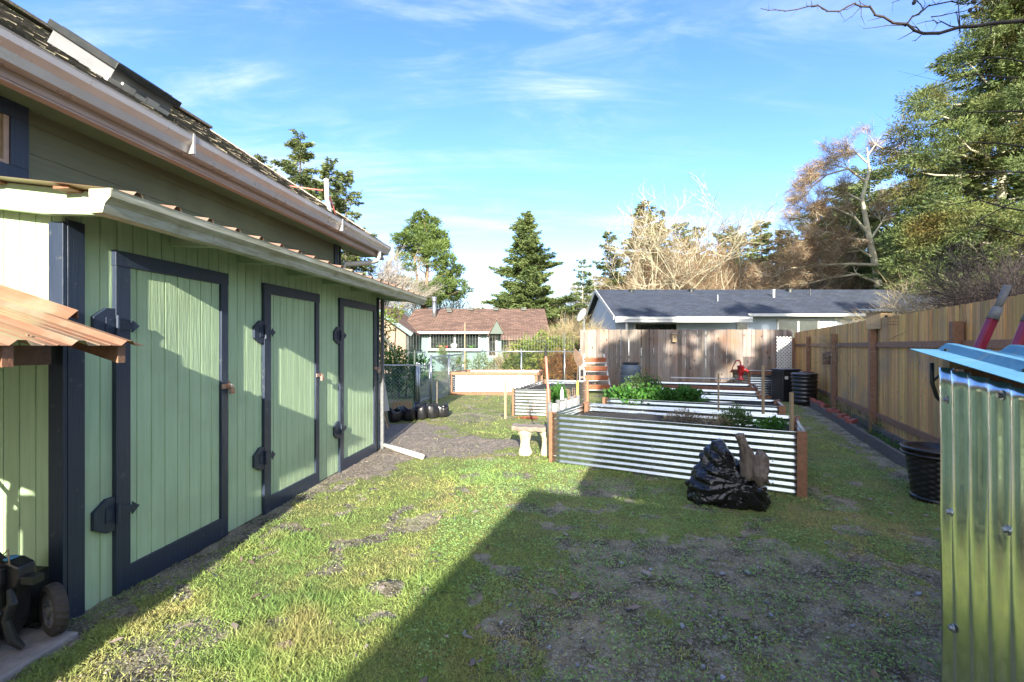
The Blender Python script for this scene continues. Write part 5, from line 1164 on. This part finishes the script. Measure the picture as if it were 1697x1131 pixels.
def brown_house():
    O = Vector((-2, 26.5, 0)); root = empty('cottage', O, 0, 'mint green cottage with a brown shingle roof behind the chain link fence', 'house')
    def loc(m): m.v = [tuple(Vector(v)-O) for v in m.v]; return m
    ze, zr, YE, YR = 2.30, 3.92, 25.9, 30.0
    mb = MB(); mb.box(-5.6, 1.9, 26.5, 33.5, 0, ze); loc(mb).build('wall', M['mint'], root)
    mb = MB(); mb.prism([(YE, ze), (YR, zr), (34, ze), (34, ze-.1), (YR, zr-.12), (YE, ze-.1)], -6.4, 2.15, 'x'); rf = loc(mb).build('roof', M['brown_roof'], root)
    mb = MB(); mb.prism([(YE-1.2, ze-.42), (YE+.2, ze+.09), (YE+.2, ze-.03), (YE-1.2, ze-.5)], -.6, 2.15, 'x'); loc(mb).build('porch_roof', M['brown_roof'], root)
    mb = MB(); mb.box(-5.5, -.7, YE-.06, YE-.003, ze-.13, ze-.01); loc(mb).build('gutter', M['downspout'], root)
    # small entry gable
    mb = MB(); mb.prism([(-1.25, ze-.15), (-.45, ze-.15), (-.85, ze+.62)], YE-.55, YE+1.4, 'y'); loc(mb).build('entry_gable', M['green_post'], root)
    for s in (-1, 1): mb = MB(); mb.beam((-.85+s*.5,YE+.45,ze-.2), (-.85,YE+.45,ze+.68), .001, .001); mb = MB(); mb.add([(-.85,YE-.7,ze+.70),(-.85+s*.52,YE-.7,ze-.26),(-.85+s*.52,YE+1.5,ze-.26),(-.85,YE+1.5,ze+.70),(-.85,YE-.7,ze+.64),(-.85+s*.48,YE-.7,ze-.28),(-.85+s*.48,YE+1.5,ze-.28),(-.85,YE+1.5,ze+.64)], [(0,1,2,3),(7,6,5,4),(0,4,5,1),(1,5,6,2),(2,6,7,3),(3,7,4,0)]); loc(mb).build('entry_roof', M['brown_roof'], root)
    w = win(root, -4.72-O.x, -1.95-O.x, 1.32, 2.2, 26.49-O.y, mull=1, f=.1)
    # things on the sill
    w = win(root, -1.35-O.x, -.95-O.x, .9, 2.0, 26.49-O.y, mull=0, f=.1)
    mb = MB(); mb.box(-.25, .55, 26.3, 26.45, 0, 1.75); loc(mb).build('door', M['stake'], root)
    mb = MB(); mb.tube([(-4.85,28.4,3.1),(-4.85,28.4,4.25)], .13, 14); mb.lathe([(.17,4.25),(.17,4.33),(.12,4.36),(.19,4.42),(.19,4.5),(.02,4.56)], 14, (-4.85,28.4,0)); loc(mb).build('chimney', M['steel'], rf, True)
    for x, Y in ((-4.1,29.6),(-4.0,29.2),(-2.67,29.6),(-1.05,29.6),(.76,29.6)):
        z = ze+(Y-YE)*(zr-ze)/(YR-YE); mb = MB(); mb.box(x-.16, x+.16, Y-.15, Y+.1, z+.02, z+.16); mb.box(x-.2, x+.2, Y-.2, Y+.15, z+.165, z+.19); loc(mb).build('roof_vent', M['dark_metal'], rf)
    # shingled wing with a gable towards the camera
    px_, pz_ = -7.75, 3.95; mb = MB(); mb.prism([(-10.2, 0), (-5.65, 0), (-5.65, 2.25), (px_, pz_-.12), (-10.0, 2.25)], 24.2, 31, 'y'); loc(mb).build('wing_wall', M['shake'], root)
    mb = MB(); mb.prism([(-10.5, 2.0), (px_, pz_), (-5.25, 2.18), (-5.25, 2.06), (px_, pz_-.14), (-10.5, 1.88)], 23.7, 31, 'y'); loc(mb).build('wing_roof', M['brown_roof'], root)
    mb = MB(); mb.beam((px_,23.68,pz_-.1), (-5.2,23.68,2.06), .03, .2, (0,0,1)); mb.beam((px_,23.68,pz_-.1), (-10.5,23.68,1.9), .03, .2, (0,0,1)); loc(mb).build('rake_board', M['mint'], root)
    mb = MB(); mb.box(-5.64,-5.5,24.25,26.4,0,2.1); loc(mb).build('wing_side', M['dark_metal'], root)
brown_house()
# pots on the cottage windowsill
for i, (x, mt, lab, r) in enumerate(((-4.1,'terracotta','small red pot on the cottage windowsill',.13),(-3.8,'pump_red','round red ornament on the cottage windowsill',.12),(-3.35,'white','white bowl on the cottage windowsill',.2),(-2.35,'herb','green watering can on the cottage windowsill',.11))):
    mb = MB(); mb.lathe([(r*.6,0),(r,r*.7),(r*.95,r*1.2),(r*.5,r*1.4)], 12); 
    if i == 3: mb.tube([(-r,0,.1),(-r*2.4,0,.2)], .02, 6); mb.tube([(r*.9,0,.05),(r*2,0,.12),(r*.7,0,.22)], .015, 6)
    o = mb.build(('flower_pot','ornament','bowl','watering_can')[i], M[mt], None, True); o.location = (x, 26.30, 1.33); tag(o, lab, ('pot','ornament','bowl','watering can')[i])
    mb = MB(); 
mb = MB(); mb.box(-4.9, -1.8, 26.15, 26.46, 1.20, 1.325); o = mb.build('window_shelf', M['white'], None); tag(o, 'white shelf along the bottom of the wide cottage window', 'shelf')
def far_gable():
    root = empty('far_house', (38, 44, 0), R(20), 'far red brown house with a white gable edge under the big spruce', 'house')
    mb = MB(); mb.prism([(-5, 0), (5, 0), (5, 5.2), (0, 8.2), (-5, 5.2)], 0, 8, 'y'); mb.build('wall', M['redwall'], root)
    mb = MB(); mb.prism([(-5.6, 5.0), (0, 8.4), (5.6, 5.0), (5.6, 4.8), (0, 8.2), (-5.6, 4.8)], -.5, 8.5, 'y'); mb.build('roof', M['fascia'], root)
    mb = MB(); mb.beam((0,-.53,8.3), (-5.6,-.53,4.9), .04, .3, (0,0,1)); mb.beam((0,-.53,8.3), (5.6,-.53,4.9), .04, .3, (0,0,1)); mb.build('rake_board', M['white'], root)
M['redwall'] = mat('redwall', (.30,.12,.09), (.22,.09,.07), 3, (1,1,1), .8)
far_gable()
def dish():
    root = empty('satellite_dish', (2.72, 17.2, 0), 0, 'grey satellite dish on a pole behind the end of the grey fence', 'satellite dish')
    mb = MB(); mb.tube([(0,0,0),(0,0,2.5)], .03, 8); mb.build('pole', M['steel'], root)
    mb = MB(); T = Matrix.Translation((-.05,-.05,2.62)) @ Matrix.Rotation(R(-62), 4, 'Y') @ Matrix.Rotation(R(20), 4, 'X'); mb.lathe([(.02,0),(.12,.01),(.22,.04),(.27,.07),(.272,.085),(.21,.055),(.1,.025),(.02,.02)], 24, M=T); mb.build('reflector', M['downspout'], root, True)
    mb = MB(); mb.tube([(0,0,2.45),(-.3,-.05,2.62)], .012, 6); mb.build('arm', M['steel'], root)
dish()
def pole():
    root = empty('utility_pole', (21, 53, 0), 0, 'grey utility pole with a white box above the bungalow roof', 'pole')
    mb = MB(); mb.tube([(0,0,0),(0,0,11.6)], [.24,.17], 10); mb.build('shaft', M['pale_bark'], root, True)
    mb = MB(); mb.box(-1.5,-.35,-.3,.3,8.6,10.0); mb.box(-.36,0,-.05,.05,9.2,9.4); mb.build('box', M['white'], root, bevel=.05)
pole()

# ================================================================== trees
def T(x, y, Y): v = W(x, 573, Y); return (v.x, Y, 0)
def hz(y, Y): return 1.5-(y-573)/F*Y
conifer('spruce_tree', 'ragged spruce with several tops behind the shingle roof of the house', T(484,0,28), 14.8, 3.8, 11, 230, 130, (.22,.065), 'spruce', p=.6, leaders=[(.5,0,14.8,4.6,0),(-2.0,.3,13.6,3.2,0),(2.0,.6,13.4,3.2,0),(3.3,0,12.4,3.2,0)], gapf=.4, droop=.35, group=None)
conifer('fir_tree', 'neat cone shaped fir tree above the cottage roof', T(872,0,40), hz(350,40), 6.6, 12, 500, 130, (.25,.07), 'fir', p=.95, base=.06, droop=.1, gapf=.15)
conifer('spruce_tree', 'thin pale spruce just right of the cone shaped fir', T(965,0,38), hz(425,38), 3.2, 13, 150, 55, (.25,.08), 'spruce', gapf=.45, limb='pale_bark')
conifer('spruce_tree', 'slender spruce left of the bungalow roof', T(1010,0,44), hz(382,44), 4.6, 14, 230, 60, (.3,.1), 'spruce', gapf=.3)
conifer('spruce_tree', 'tall dark spruce behind the left end of the bungalow', T(1068,0,50), hz(331,50), 7, 15, 290, 62, (.36,.12), 'spruce', leaders=[(0,0,hz(331,50),6.4,0),(1.8,.5,hz(345,50),3.6,0)])
conifer('spruce_tree', 'small spruce tip showing between the pale bare trees', T(1157,0,55), hz(368,55), 4.0, 16, 110, 14, (.6,.22), 'spruce')
conifer('spruce_tree', 'dark spruce top behind the middle of the thicket', T(1262,0,58), hz(362,58), 6.5, 17, 220, 40, (.42,.15), 'fir')
conifer('spruce_tree', 'blue green spruce right of the dark top in the thicket', T(1300,0,56), hz(382,56), 6.6, 18, 220, 40, (.42,.15), 'spruce', p=.6)
conifer('spruce_tree', 'low dark spruce standing behind the big leaning bare tree', T(1410,0,50), hz(300,50), 9.0, 19, 280, 40, (.42,.15), 'spruce', p=.55)
conifer('spruce_tree', 'hazy spruce between the shed gutter and the round topped pine', T(605,0,42), hz(400,42), 2.6, 29, 60, 12, (.4,.14), 'spruce', gapf=.5)
# giant spruce on the right, several lobes
def giant():
    Y = 24; c = T(1640, 0, Y); h = 21.5
    root = conifer('spruce_tree', 'huge sunlit spruce filling the upper right of the picture', c, h, 6, 21, 260, 95, (.24,.075), 'spruce_big', p=.5, base=.10, droop=.12, leaders=[(.6,0,h,6.2,0),(3.4,.8,19.5,6.5,0),(-1.2,.4,14.5,4.0,0)], gapf=.4, limb='pale_bark', trunk_r=.3)
    rnd = random.Random(77); k = Y/F; edge = [(0,1640),(60,1602),(130,1562),(180,1494),(250,1464),(300,1478),(350,1502),(400,1482),(445,1468),(520,1500)]; cen = []
    for i in range(150):
        y = rnd.uniform(10, 500); j = max(q for q in range(len(edge)-1) if edge[q][0] <= y); t = (y-edge[j][0])/(edge[j+1][0]-edge[j][0]); xe = edge[j][1]*(1-t)+edge[j+1][1]*t
        xx = xe+(rnd.random()**1.6)*(1850-xe)+12; r = rnd.uniform(.4, .95); dy = rnd.uniform(-3.2, 1.5)*min(1, (xx-xe)/120+.25); cen.append(((xx-1640)*k, dy, hz(y, Y), r*1.15, r, r*.62))
    leafball('crown', M['spruce_big'], cen, 150000, (.17,.038), 78, root, .45, .05)
    mb = MB()
    for q in cen[::2]: mb.tube([(.2, 0, max(2.5, q[2]-rnd.uniform(.2, 1.6))), (q[0]*.6, q[1]*.6, q[2]-.5), (q[0], q[1], q[2]-.1)], [.07,.045,.015], 5)
    mb.build('limbs', M['pale_bark'], root, True, fix=False)
giant()
conifer('spruce_tree', 'second large spruce behind the right edge of the picture', T(1790,0,26), 20, 8, 22, 240, 70, (.28,.09), 'spruce_big', p=.6)
conifer('spruce_tree', 'spruce further left behind the huge sunlit one', T(1545,0,36), hz(245,36), 8, 23, 260, 66, (.3,.1), 'spruce_big', p=.55)
def pine():
    Y = 38; c = T(705, 0, Y); rnd = random.Random(5); root = empty('pine_tree', c, 0, 'round topped pine with a bare lower trunk above the cottage', 'tree')
    k = Y/F; cen = []
    def add(px_, py_, r, q=1): cen.append(((px_-705)*k, rnd.uniform(-1, 1), hz(py_, Y), r*k*.86, r*k*.86, r*k*.5*q))
    for px_, py_, r in ((698,356,13),(688,366,16),(712,366,17),(680,382,20),(705,385,24),(725,388,16),(672,400,18),(700,405,26),(728,402,18),(665,414,14),(690,420,18),(722,418,22),(735,405,10),(745,432,15),(728,440,18),(758,446,12),(705,440,10),(668,430,12),(680,445,12),(750,452,14),(735,457,16)): add(px_, py_, r)
    for px_, py_, r in ((670,470,20),(700,478,26),(735,475,22),(760,470,14),(690,492,24),(720,495,26),(750,488,20),(775,482,9),(655,485,16)): add(px_, py_, r, .8)
    leafball('crown', M['pine'], cen, 34000, (.26,.065), 3, root, .35, .45)
    mb = MB(); mb.tube([(0,0,-.2),(0,0,5),(.2,0,9),(0,0,hz(370,Y))], [.22,.17,.12,.03], 8)
    mb.tube([(.1,0,3),(-.6,.2,6),(-1.0,.3,9),(-.9,.3,11)], [.15,.12,.09,.03], 7)
    for q in cen: mb.tube([(0,0,max(2, q[2]-1.2)), (q[0]*.8, q[1]*.8, q[2]-.1)], [.06,.02], 5)
    mb.build('trunk', M['twig_orange'], root, True)
pine()
# bare trees ---------------------------------------------------------------
def bare(name, label, loc, L, rad, seed, dirs, lev=4, mt='pale_bark', tw='twig_orange', per=7, tl=.8, tww=.022, spread=.55, grav=.0, wob=.16, shrink=.66, minr=.014, kids=(2,4), nseg=4, cat='tree'):
    root = empty(name, loc, 0, label, cat); b = Branches(seed)
    for d in dirs: b.grow(d[:3], d[3:6], L*(d[6] if len(d) > 6 else 1), rad*(d[7] if len(d) > 7 else 1), 0, lev, spread, grav, wob, nseg, kids, shrink, minr=minr)
    b.mesh('trunk', M[mt], root, 5); b.twigs('twigs', M[tw], root, per, tl, tww, seed, .6); return root
bare('alder_tree', 'slim bare alder left of the round topped pine', T(614,0,36), 2.6, .09, 31, [(0,0,0,.03,0,1,1.4,1),(0,0,2,.1,.1,1,1.1,.7)], 4, 'twig_grey', 'twig_grey', 2, .5, .012, .30, .05, minr=.012)
bare('alder_tree', 'thin bare tree rising behind the closet roof', T(588,0,32), 3.2, .09, 32, [(0,0,0,.05,0,1,1.2,1)], 4, 'twig_grey', 'twig_grey', 2, .6, .014, .35, .04)
bare('alder_tree', 'many stemmed pale bare tree behind the left of the bungalow roof', T(1118,0,42), 6.0, .20, 33, [(0,0,0,-.25,0,1,1,1),(.2,0,0,.25,.1,1,1.1,1),(-.3,0,0,-.7,.1,.9,.9,.8),(.4,0,0,.7,-.1,.8,1,.8),(0,.3,0,.02,.1,1,1.2,1)], 4, grav=.01, per=3, tl=.7, tww=.016, minr=.018)
bare('alder_tree', 'pale bare tree with orange twigs left of the many stemmed one', T(1062,0,40), 4.3, .16, 34, [(0,0,0,-.5,0,.9,1,1),(.1,0,0,.4,0,1,1,1),(0,0,0,-1,0,.6,.8,.8)], 3, per=9, tl=.95, tww=.018, minr=.032, nseg=5, wob=.2)
bare('alder_tree', 'pale bare tree behind the middle of the bungalow roof', T(1190,0,44), 5.8, .20, 35, [(0,0,0,.35,0,1,1,1),(0,0,0,-.5,0,.8,1,.9),(0,0,0,.0,.2,1,1.0,1)], 3, per=9, tl=.95, tww=.018, minr=.032, nseg=5, wob=.2)
bare('alder_tree', 'low spreading bare tree reaching over the bungalow ridge', T(1250,0,40), 4.4, .17, 36, [(0,0,0,.6,0,.7,1,1),(0,0,0,-.6,0,.7,1,.9),(0,0,0,.1,.2,1,.9,1)], 3, per=9, tl=.95, tww=.018, minr=.032, nseg=5, wob=.2)
bare('alder_tree', 'bare tree with long arching mossy branches right of the pole', T(1330,0,38), 4.3, .18, 37, [(0,0,0,-.9,0,.7,1.1,.9),(0,0,0,-.3,0,1,1,.9),(0,0,0,.5,0,.8,1,1)], 3, per=9, tl=.95, tww=.018, minr=.032, nseg=5, wob=.2, grav=-.02)
def leaning():
    Y = 36; k = Y/F; root = empty('alder_tree', T(1478,0,Y), 0, 'big bare tree with white trunk leaning left beside the huge spruce', 'tree'); b = Branches(38)
    P = lambda x, y, dy=0: Vector(((x-1478)*k, dy, hz(y, Y)))
    tr = [P(1478,600), P(1460,505), P(1450,440), P(1438,385), P(1428,330), P(1440,285), P(1436,245)]; rr_ = [.36,.30,.24,.19,.14,.10,.05]
    for i in range(len(tr)-1): b.seg.append((tr[i], tr[i+1], rr_[i], rr_[i+1]))
    def limb(pts, r):
        n = len(pts)
        for i in range(n-1):
            a, c = r*(1-.75*i/(n-1)), r*(1-.75*(i+1)/(n-1)); b.seg.append((pts[i], pts[i+1], a, c)); d = (pts[i+1]-pts[i])
            for _ in range(3): b.grow(pts[i+1], d.normalized()+Vector((b.r.gauss(0,.5), b.r.gauss(0,.5), b.r.gauss(.15,.5))), 1.05, c*.5, 2, 4, .55, .0, .18, 4, (2,3), .7, minr=.014)
    limb([P(1440,400), P(1400,395), P(1370,385), P(1345,398), P(1325,402)], .12)
    limb([P(1436,385), P(1415,360), P(1380,345), P(1350,350), P(1330,365)], .11)
    limb([P(1430,335), P(1405,322), P(1375,330), P(1350,340)], .09)
    limb([P(1432,300), P(1405,280), P(1370,290), P(1345,310), P(1335,325)], .10)
    limb([P(1436,270), P(1420,255), P(1390,262), P(1360,285)], .08)
    limb([P(1450,440), P(1410,438), P(1360,440), P(1310,445), P(1280,460)], .14)
    limb([P(1455,470), P(1420,455), P(1380,460), P(1340,470), P(1300,472)], .12)
    limb([P(1440,400), P(1460,370), P(1475,345)], .10); limb([P(1436,260), P(1450,240), P(1470,250)], .07)
    limb([P(1450,430), P(1425,415), P(1395,420), P(1365,415), P(1330,425)], .10)
    b.mesh('trunk', M['pale_bark'], root, 6); b.twigs('twigs', M['twig_orange'], root, 5, .5, .016, 4)
leaning()
conifer('spruce_tree', 'dark spruce just behind the many stemmed pale tree', T(1128,0,60), hz(368,60), 7, 91, 240, 44, (.34,.12), 'fir', p=.6)
conifer('spruce_tree', 'dark spruce filling the gap right of the utility pole', T(1208,0,60), hz(378,60), 8, 92, 240, 44, (.34,.12), 'spruce', p=.5)
conifer('spruce_tree', 'broad dark spruce behind the arching bare tree', T(1352,0,54), hz(345,54), 8.5, 93, 260, 44, (.34,.12), 'fir', p=.5)
conifer('spruce_tree', 'dense spruce behind the white trunk of the leaning bare tree', T(1440,0,44), hz(275,44), 7.5, 94, 280, 48, (.32,.11), 'spruce', p=.45)
bare('alder_tree', 'pale crooked bare tree between the arching one and the leaning one', T(1390,0,42), 5.0, .18, 39, [(0,0,0,-.7,0,.8,1.1,1),(0,0,0,.3,0,1,1,1),(0,0,0,-.2,.2,1,1.1,.9)], 3, per=9, tl=.95, tww=.018, minr=.032, nseg=5, wob=.2)
bare('alder_tree', 'pale bare tree rising just right of the utility pole', T(1215,0,48), 6.4, .2, 40, [(0,0,0,-.4,0,1,1,1),(0,0,0,.4,0,1,1,1)], 3, per=9, tl=.95, tww=.018, minr=.032, nseg=5, wob=.2)
bare('bare_shrub', 'leafless grey shrub rising above the tan fence by the shed', (7.9, 6.2, 0), 1.15, .03, 41, [(0,0,0,-.5,-.1,1,1,1),(.3,0,0,-.1,.1,1,1.2,1),(.6,.2,0,.2,0,1,1.2,1),(.2,.5,0,-.4,.2,1,1.1,1),(-.2,.6,0,-.6,.3,.9,1,1)], 4, 'dark_bark', 'dark_bark', 3, .35, .006, .5, -.01, .17, .72, .004, cat='shrub')
bare('bare_shrub', 'leafless shrub drooping over the tan fence near the birdhouse', (9.2, 9.8, 0), 1.05, .03, 42, [(0,0,0,-.4,-.1,1,1,1),(.4,0,0,.1,.1,1,1.1,1),(-.3,.2,0,-.5,.2,.9,1,1)], 4, 'twig_grey', 'straw', 4, .45, .008, .5, -.03, .17, .72, .005, cat='shrub')
def overhang():
    Y = 3.3; O = Vector((4.9, 3.3, 0)); root = empty('fruit_tree', O, 0, 'dark bare tree whose branch reaches across the top right of the sky', 'tree'); b = Branches(51)
    P = lambda x, y, dy=0: W(x, y, Y)-O+Vector((0, dy, 0))
    def poly(pts, r0, r1, tw=3, tl=.16):
        r0 *= .72; r1 *= .72
        n = len(pts); sub = []
        for i in range(n-1):
            for t in (0, .5): q = pts[i]*(1-t)+pts[i+1]*t; q = q+Vector((b.r.gauss(0,.006), b.r.gauss(0,.01), b.r.gauss(0,.008))); sub.append(q)
        sub.append(pts[-1]); m = len(sub)
        for i in range(m-1):
            a, c = r0+(r1-r0)*i/(m-1), r0+(r1-r0)*(i+1)/(m-1); b.seg.append((sub[i], sub[i+1], a, c)); d = (sub[i+1]-sub[i]).normalized()
            for _ in range(tw):
                if b.r.random() < .45:
                    nd = d+Vector((b.r.gauss(0,.7), b.r.gauss(0,.6), b.r.gauss(0,.8))); q = sub[i+1]; L = tl*b.r.uniform(.3,1); e = q+nd.normalized()*L*.5; f = e+(nd.normalized()+Vector((b.r.gauss(0,.3),0,b.r.gauss(.1,.3))))*L*.5
                    b.seg.append((q, e, c*.4, c*.3)); b.seg.append((e, f, c*.3, c*.15))
    b.seg.append((Vector((0,0,-.1)), Vector((-.1,0,1.8)), .10, .08)); b.seg.append((Vector((-.1,0,1.8)), P(1790,20), .08, .035)); b.seg.append((P(1790,20), P(1700,35), .035, .020)); b.seg.append((Vector((-.1,0,1.8)), Vector((.3,.2,3.6)), .07, .04))
    poly([P(1700,35), P(1640,43), P(1590,48), P(1532,56)], .019, .014)
    poly([P(1532,56), P(1500,42), P(1465,28), P(1440,14), P(1418,8)], .013, .008)
    poly([P(1418,8), P(1390,17), P(1355,14), P(1320,17), P(1285,18), P(1262,15)], .008, .003, 2, .1)
    poly([P(1532,50), P(1505,42), P(1470,44), P(1432,48)], .006, .002, 1, .08)
    poly([P(1500,42), P(1520,25), P(1532,14), P(1570,8), P(1620,4)], .008, .005); poly([P(1532,14), P(1515,2), P(1480,4)], .005, .003)
    poly([P(1532,56), P(1520,62), P(1513,68)], .004, .002, 0); poly([P(1590,48), P(1560,40), P(1550,32), P(1520,40)], .006, .002, 2, .08)
    poly([P(1540,30), P(1580,22), P(1610,15)], .005, .003); poly([P(1350,14), P(1344,4)], .005, .002, 0)
    for (x, y, x2, y2) in ((1760,90,1600,110),(1780,150,1560,190),(1780,210,1590,240),(1790,260,1560,300),(1780,330,1600,330),(1790,380,1610,370),(1780,60,1640,75),(1790,300,1620,420)):
        mx, my = (x+x2)/2, (y+y2)/2-18; poly([P(x,y,.3), P(mx,my,.3), P(x2,y2,.3)], .009, .0025, 4, .4)
    for z in (90,150,210,260,330,380): b.seg.append((Vector((-.1,0,1.9)), P(1785,z,.3), .03, .009))
    b.mesh('trunk', M['dark_bark'], root, 6)
    mb = MB()
    for x, y in ((1514,5),(1607,17),(1612,3)): q = P(x, y); mb.lathe([(.002,-.016),(.011,-.01),(.013,0),(.010,.010),(.003,.015)], 10, q)
    mb.build('bud', M['dark_bark'], root, True)
overhang()

# shrubs ----------------------------------------------------------------------
def shrub(name, label, loc, cen, n, size, m, seed, up=.3, cat='shrub', shell=.35, tri=False):
    root = empty(name, loc, 0, label, cat); leafball('leaves', M[m], cen, n, size, seed, root, shell, up, tri)
    mb = MB()
    for i, q in enumerate(cen): mb.tube([(q[0]*.6, q[1]*.6, 0), (q[0], q[1], q[2])], [.03, .01], 5)
    mb.build('stem', M['bark'], root); return root
shrub('laurel_shrub', 'yellow green laurel bush behind the chain link fence', (1.1,17.6,0), [(-.7,0,1.2,.5,.4,.55),(0,0,1.35,.6,.4,.55),(.7,0,1.25,.6,.4,.6),(1.3,0,1.2,.5,.4,.6),(-1,0,.6,.5,.4,.5),(-.2,0,.6,.7,.4,.5),(.8,0,.5,.7,.4,.5),(1.4,0,.6,.5,.4,.5)], 9000, (.11,.05), 'laurel', 61)
shrub('fern', 'rust brown dried fern behind the chain link fence', (1.85,16.6,0), [(-.3,0,.7,.35,.25,.4),(.15,0,.6,.35,.25,.4),(0,0,.95,.3,.2,.25)], 1800, (.25,.02), 'fern', 62, .4)
shrub('straw_grass', 'tall dry straw coloured grass clump behind the laurel bush', (1.0,19.2,0), [(-1.2,0,.6,.4,.3,.4),(-.6,0,.7,.5,.3,.4),(.2,0,.9,.6,.3,.5),(1.0,0,1.1,.6,.3,.6),(1.6,0,1.3,.6,.4,.7),(2.1,0,1.3,.6,.3,.7)], 4500, (.75,.018), 'straw', 63, 1.3, tri=True, cat='grass clump')
bare('bare_shrub', 'arching straw pale branches hanging beside the satellite dish', (2.6,18.3,0), .75, .03, 64, [(0,0,.6,-.5,0,1,1,1),(-.2,0,.6,-.2,.1,1,1,1),(.1,0,.6,.1,0,1,1,1),(-.4,0,.5,-.9,0,.9,1,1)], 3, 'straw', 'straw', 8, .7, .012, .5, -.16, .12, .75, .006, cat='shrub')
shrub('green_shrub', 'dark green shrub behind the low chain link fence', (-3.1,13.0,0), [(-.5,0,.7,.5,.4,.5),(.1,0,.6,.5,.4,.5),(.55,0,.8,.3,.4,.4),(-.2,0,1.1,.4,.3,.35)], 3800, (.09,.035), 'herb', 65)
shrub('small_tree', 'yellow leafed sapling at the corner of the shed', (-4.05,14.6,0), [(0,0,2.3,.4,.3,.3),(.35,0,2.55,.22,.2,.18),(-.2,0,1.7,.3,.3,.4),(.1,0,1.2,.3,.3,.4)], 900, (.11,.05), 'laurel', 66)
mb = MB(); mb.tube([W(627,548,14)-W(660,573,14)*0, W(645,570,14), W(655,590,14), W(664,612,14), W(668,640,14)], [.03,.035,.04,.045,.05], 8); o = mb.build('birch_stem', M['pale_bark'], None, True); tag(o, 'pale leaning birch stem just past the shed corner', 'tree stem')
shrub('round_shrub', 'small round shrub under the wide cottage window', (-2.3,20.5,0), [(0,0,.6,.4,.4,.5),(.9,0,.6,.45,.4,.55),(1.6,0,.5,.4,.4,.4)], 2600, (.09,.04), 'spruce', 67)
bare('bare_shrub', 'young bare tree before the cottage window', (-2.0,15.2,0), .8, .02, 68, [(0,0,0,.0,0,1,.8,1)], 3, 'bark', 'herb2', 5, .1, .02, .5, .05, cat='shrub')
def thicket():
    rng = np.random.RandomState(70); cen = []
    for i in range(150): x = rng.uniform(-30, 52); Yq = rng.uniform(54, 64); hh = rng.uniform(9, 12.6) if x > 14 else rng.uniform(2, 5); cen.append((x, Yq, hh*.5, rng.uniform(2, 4), 2, hh*.62))
    o = leafball('far_thicket', M['hedge_far'], cen, 60000, (.7,.22), 71, None, .5, .3); tag(o, 'dark olive undergrowth and far woods behind the houses', 'woods', kind='stuff')
    cen = []
    for i in range(95): x = rng.uniform(11, 38); Yq = rng.uniform(46, 51); hh = rng.uniform(8, 11.3)*(1 if x > 15 else .75); cen.append((x, Yq, hh*.6, rng.uniform(1.2, 2.4), 1.5, hh*.5))
    o = leafball('twig_thicket', M['twig_orange'], cen, 80000, (1.0,.03), 72, None, .3, .5, True); tag(o, 'rusty orange haze of bare twigs behind the bungalow roof', 'twigs', kind='stuff')
    cen = []
    for i in range(34): x = rng.uniform(-14, 7); Yq = rng.uniform(42, 47); hh = rng.uniform(4.5, 8.2); cen.append((x, Yq, hh*.5, rng.uniform(1.2, 2.4), 1.5, hh*.5))
    o = leafball('pale_thicket', M['dry'], cen, 40000, (.7,.03), 73, None, .3, .5, True); tag(o, 'pale mossy tangle of bare branches behind the cottage roof', 'twigs', kind='stuff')
thicket()

# ================================================================== unseen things built behind the camera to shade the yard
def garage():
    ang = math.atan2(-.336, .942); root = empty('garage', (.31,-3.18,0), ang, 'plain garage whitened for bounce light behind the photographer, shading the near ground', 'garage')
    mb = MB(); mb.box(.25, 8.2, -6, -.25, 0, 2.55); mb.build('wall', M['white'], root)  # wall made white to bounce fill light into the shaded ground
    mb = MB(); mb.box(0, 8.5, -6.3, 0, 2.555, 2.66); mb.build('roof', M['shingle'], root)
garage()
def occluder():  # invented block, added to keep sun off the lower closet wall
    root = empty('added_occluder', (-2.3,-1.15,0), 0, 'added unseen wooden cabinet by the house wall behind the photographer', 'occluder')
    mb = MB(); mb.box(-.33, .33, -.2, .2, 0, 1.78); mb.build('body', M['cedar'], root, bevel=.01)
    mb = MB(); mb.box(-.36, .36, -.24, .24, 1.782, 1.83); mb.build('lid', M['galv'], root, bevel=.005)
    for s in (-1, 1): mb = MB(); mb.box(s*.16-.14, s*.16+.14, .202, .22, .1, 1.7); mb.build('door', M['cedar'], root, bevel=.003)
occluder()
c0 = conifer('spruce_tree', 'smaller spruce behind the photographer shading the end of the nearest bed', (4.4,-9,0), 10, 4.0, 82, 240, 30, (.6,.35), 'spruce', p=.7, gapf=.2, group='spruces behind the photographer')
t0 = conifer('spruce_tree', 'spruce behind the photographer shading the garden beds', (6.3,-14,0), 15, 5.3, 81, 120, 14, (.8,.4), 'spruce', p=.7, gapf=.25, group='spruces behind the photographer')
for (x, y, s, rz, lab) in ((11.5,-16,1.08,1.1,'spruce behind the photographer shading the bungalow roof'),(16.5,-12,1.0,2.4,'spruce behind the photographer shading the tan fence'),(22,-16,1.05,4.0,'outermost spruce to the right behind the photographer')):
    c = copy_tree(t0); c.location = (x, y, 0); c.scale = (s,s,s); c.rotation_euler = (0,0,rz); tag(c, lab)
